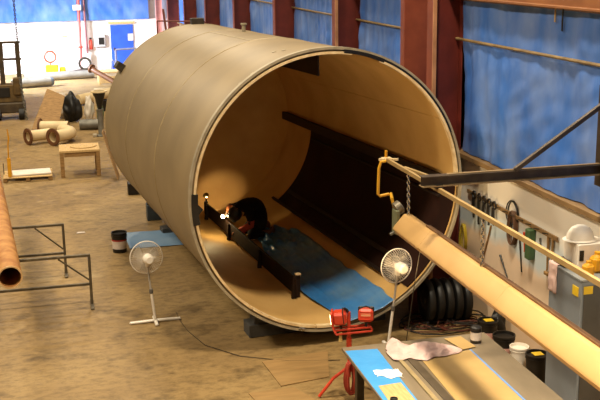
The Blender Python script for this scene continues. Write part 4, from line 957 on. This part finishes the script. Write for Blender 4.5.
# cables on the floor
cm = [mat('dark_cable', '1d1712', '241c15', rough=.55), mat('redbrown_cable', '5a2a1c', '4a2216', rough=.55)]
for k in range(7):
    rnd = random.Random(k+3); c = atz(425+8*k, 322+3*(k % 3)); pts_ = []
    for j in range(22):
        q = j*.55+k; rr = .28+.16*math.sin(j*.37+k)
        pts_.append((c.x+rr*math.cos(q)*(.6+.05*j), c.y+rr*.8*math.sin(q), .014+.012*k))
    o = MB().tube(pts_, .011, 6).obj('cable', cm[k % 2]); tag(recenter(o), ['black cable', 'red-brown cable'][k % 2]+' tangled on the floor '+['near the right fan', 'just right of the right fan pole', 'in the middle of the heap below the wheels', 'below the second rubber wheel', 'below the middle rubber wheels', 'below the right rubber wheels', 'beside the yellow-lidded black bucket'][k], 'cable', 'cables tangled on the floor')
# thin rope hanging beside the mouth
a_, b__ = aty(421, 245, 12.4), aty(406, 318, 12.4)
o = MB().tube([a_, a_.lerp(b__, .5)+Vector((.02, 0, 0)), Vector((b__.x-.02, b__.y, .01))], .006, 6).obj('rope', steel_d); tag(recenter(o), 'thin dark line hanging between the duct and the floor by the right fan', 'rope')

# ================================================================== LIGHT AND CAMERA
def area(loc, size, power, col, target=None, shape='DISK', size_y=None):
    l = bpy.data.lights.new('lamp', 'AREA'); l.energy = power; l.color = col; l.shape = shape; l.size = size
    if size_y: l.size_y = size_y
    o = bpy.data.objects.new('high_bay_lamp', l); COL.objects.link(o); o.location = loc
    d = (Vector(target)-Vector(loc)) if target else Vector((0, 0, -1)); o.rotation_euler = d.to_track_quat('-Z', 'Y').to_euler(); return o
warm = (1, .85, .62)
for (x, y, z, p, sp) in ((-5.0, 2, 12, 1300, 80), (3.2, 3.5, 12, 1100, 80), (-6.5, 9.6, 12, 1450, 180), (3.0, 9.9, 12, 1250, 180), (-6.5, 20, 12, 950, 180), (4.6, 19, 12, 700, 180), (-6.0, 29, 12, 1200, 180), (2.6, 29, 12, 700, 180), (-5, 38, 12, 800, 180), (2.6, 38, 12, 700, 180)):
    area((x, y, z), 1.2, p, warm).data.spread = R(sp)
# daylight through the open bay at the far left
dl = area((-6.5, 45.0, 4.6), 4.0, 1900, (.78, .86, 1), target=(.4, 48.2, 0), shape='RECTANGLE', size_y=3.0); dl.data.spread = R(75)
def point(loc, p, col, r, name):
    l = bpy.data.lights.new(name, 'POINT'); l.energy = p; l.color = col; l.shadow_soft_size = r
    o = bpy.data.objects.new(name, l); COL.objects.link(o); o.location = loc
point(tip+Vector((-.10, -.12, .05)), 12, (1, .72, .34), .05, 'weld_glow')
def spot(loc, target, p, ang, name):
    l = bpy.data.lights.new(name, 'SPOT'); l.energy = p; l.color = (1, .72, .38); l.spot_size = R(ang); l.spot_blend = .6; l.shadow_soft_size = .06
    o = bpy.data.objects.new(name, l); COL.objects.link(o); o.location = loc; o.rotation_euler = (Vector(target)-Vector(loc)).to_track_quat('-Z', 'Y').to_euler()
spot(pl+Vector((0, .06, .02)), aty(220, 199, 21.5), 42, 58, 'reflector_beam')
spot(sl+Vector((-.26, .05, 1.06)), (2.6, 13.5, .9), 30, 90, 'work_light_beam'); spot(sl+Vector((.27, .13, 1.06)), (5.55, 13.9, 2.7), 200, 62, 'work_light_beam')

w = bpy.data.worlds.new('hall_air'); scene.world = w; w.use_nodes = True
w.node_tree.nodes['Background'].inputs[0].default_value = (1, .86, .68, 1); w.node_tree.nodes['Background'].inputs[1].default_value = .06

cam = bpy.data.cameras.new('camera'); cam.sensor_width = 36; cam.lens = 36*F/600; cam.clip_end = 200
co = bpy.data.objects.new('camera', cam); COL.objects.link(co)
Mc = Matrix((RT, UP, -FW)).transposed().to_4x4(); Mc.translation = CAM; co.matrix_world = Mc
scene.camera = co
scene.view_settings.view_transform = 'Standard'; scene.view_settings.look = 'None'; scene.view_settings.gamma = 1; scene.view_settings.use_curve_mapping = False
scene.view_settings.exposure = 0.0
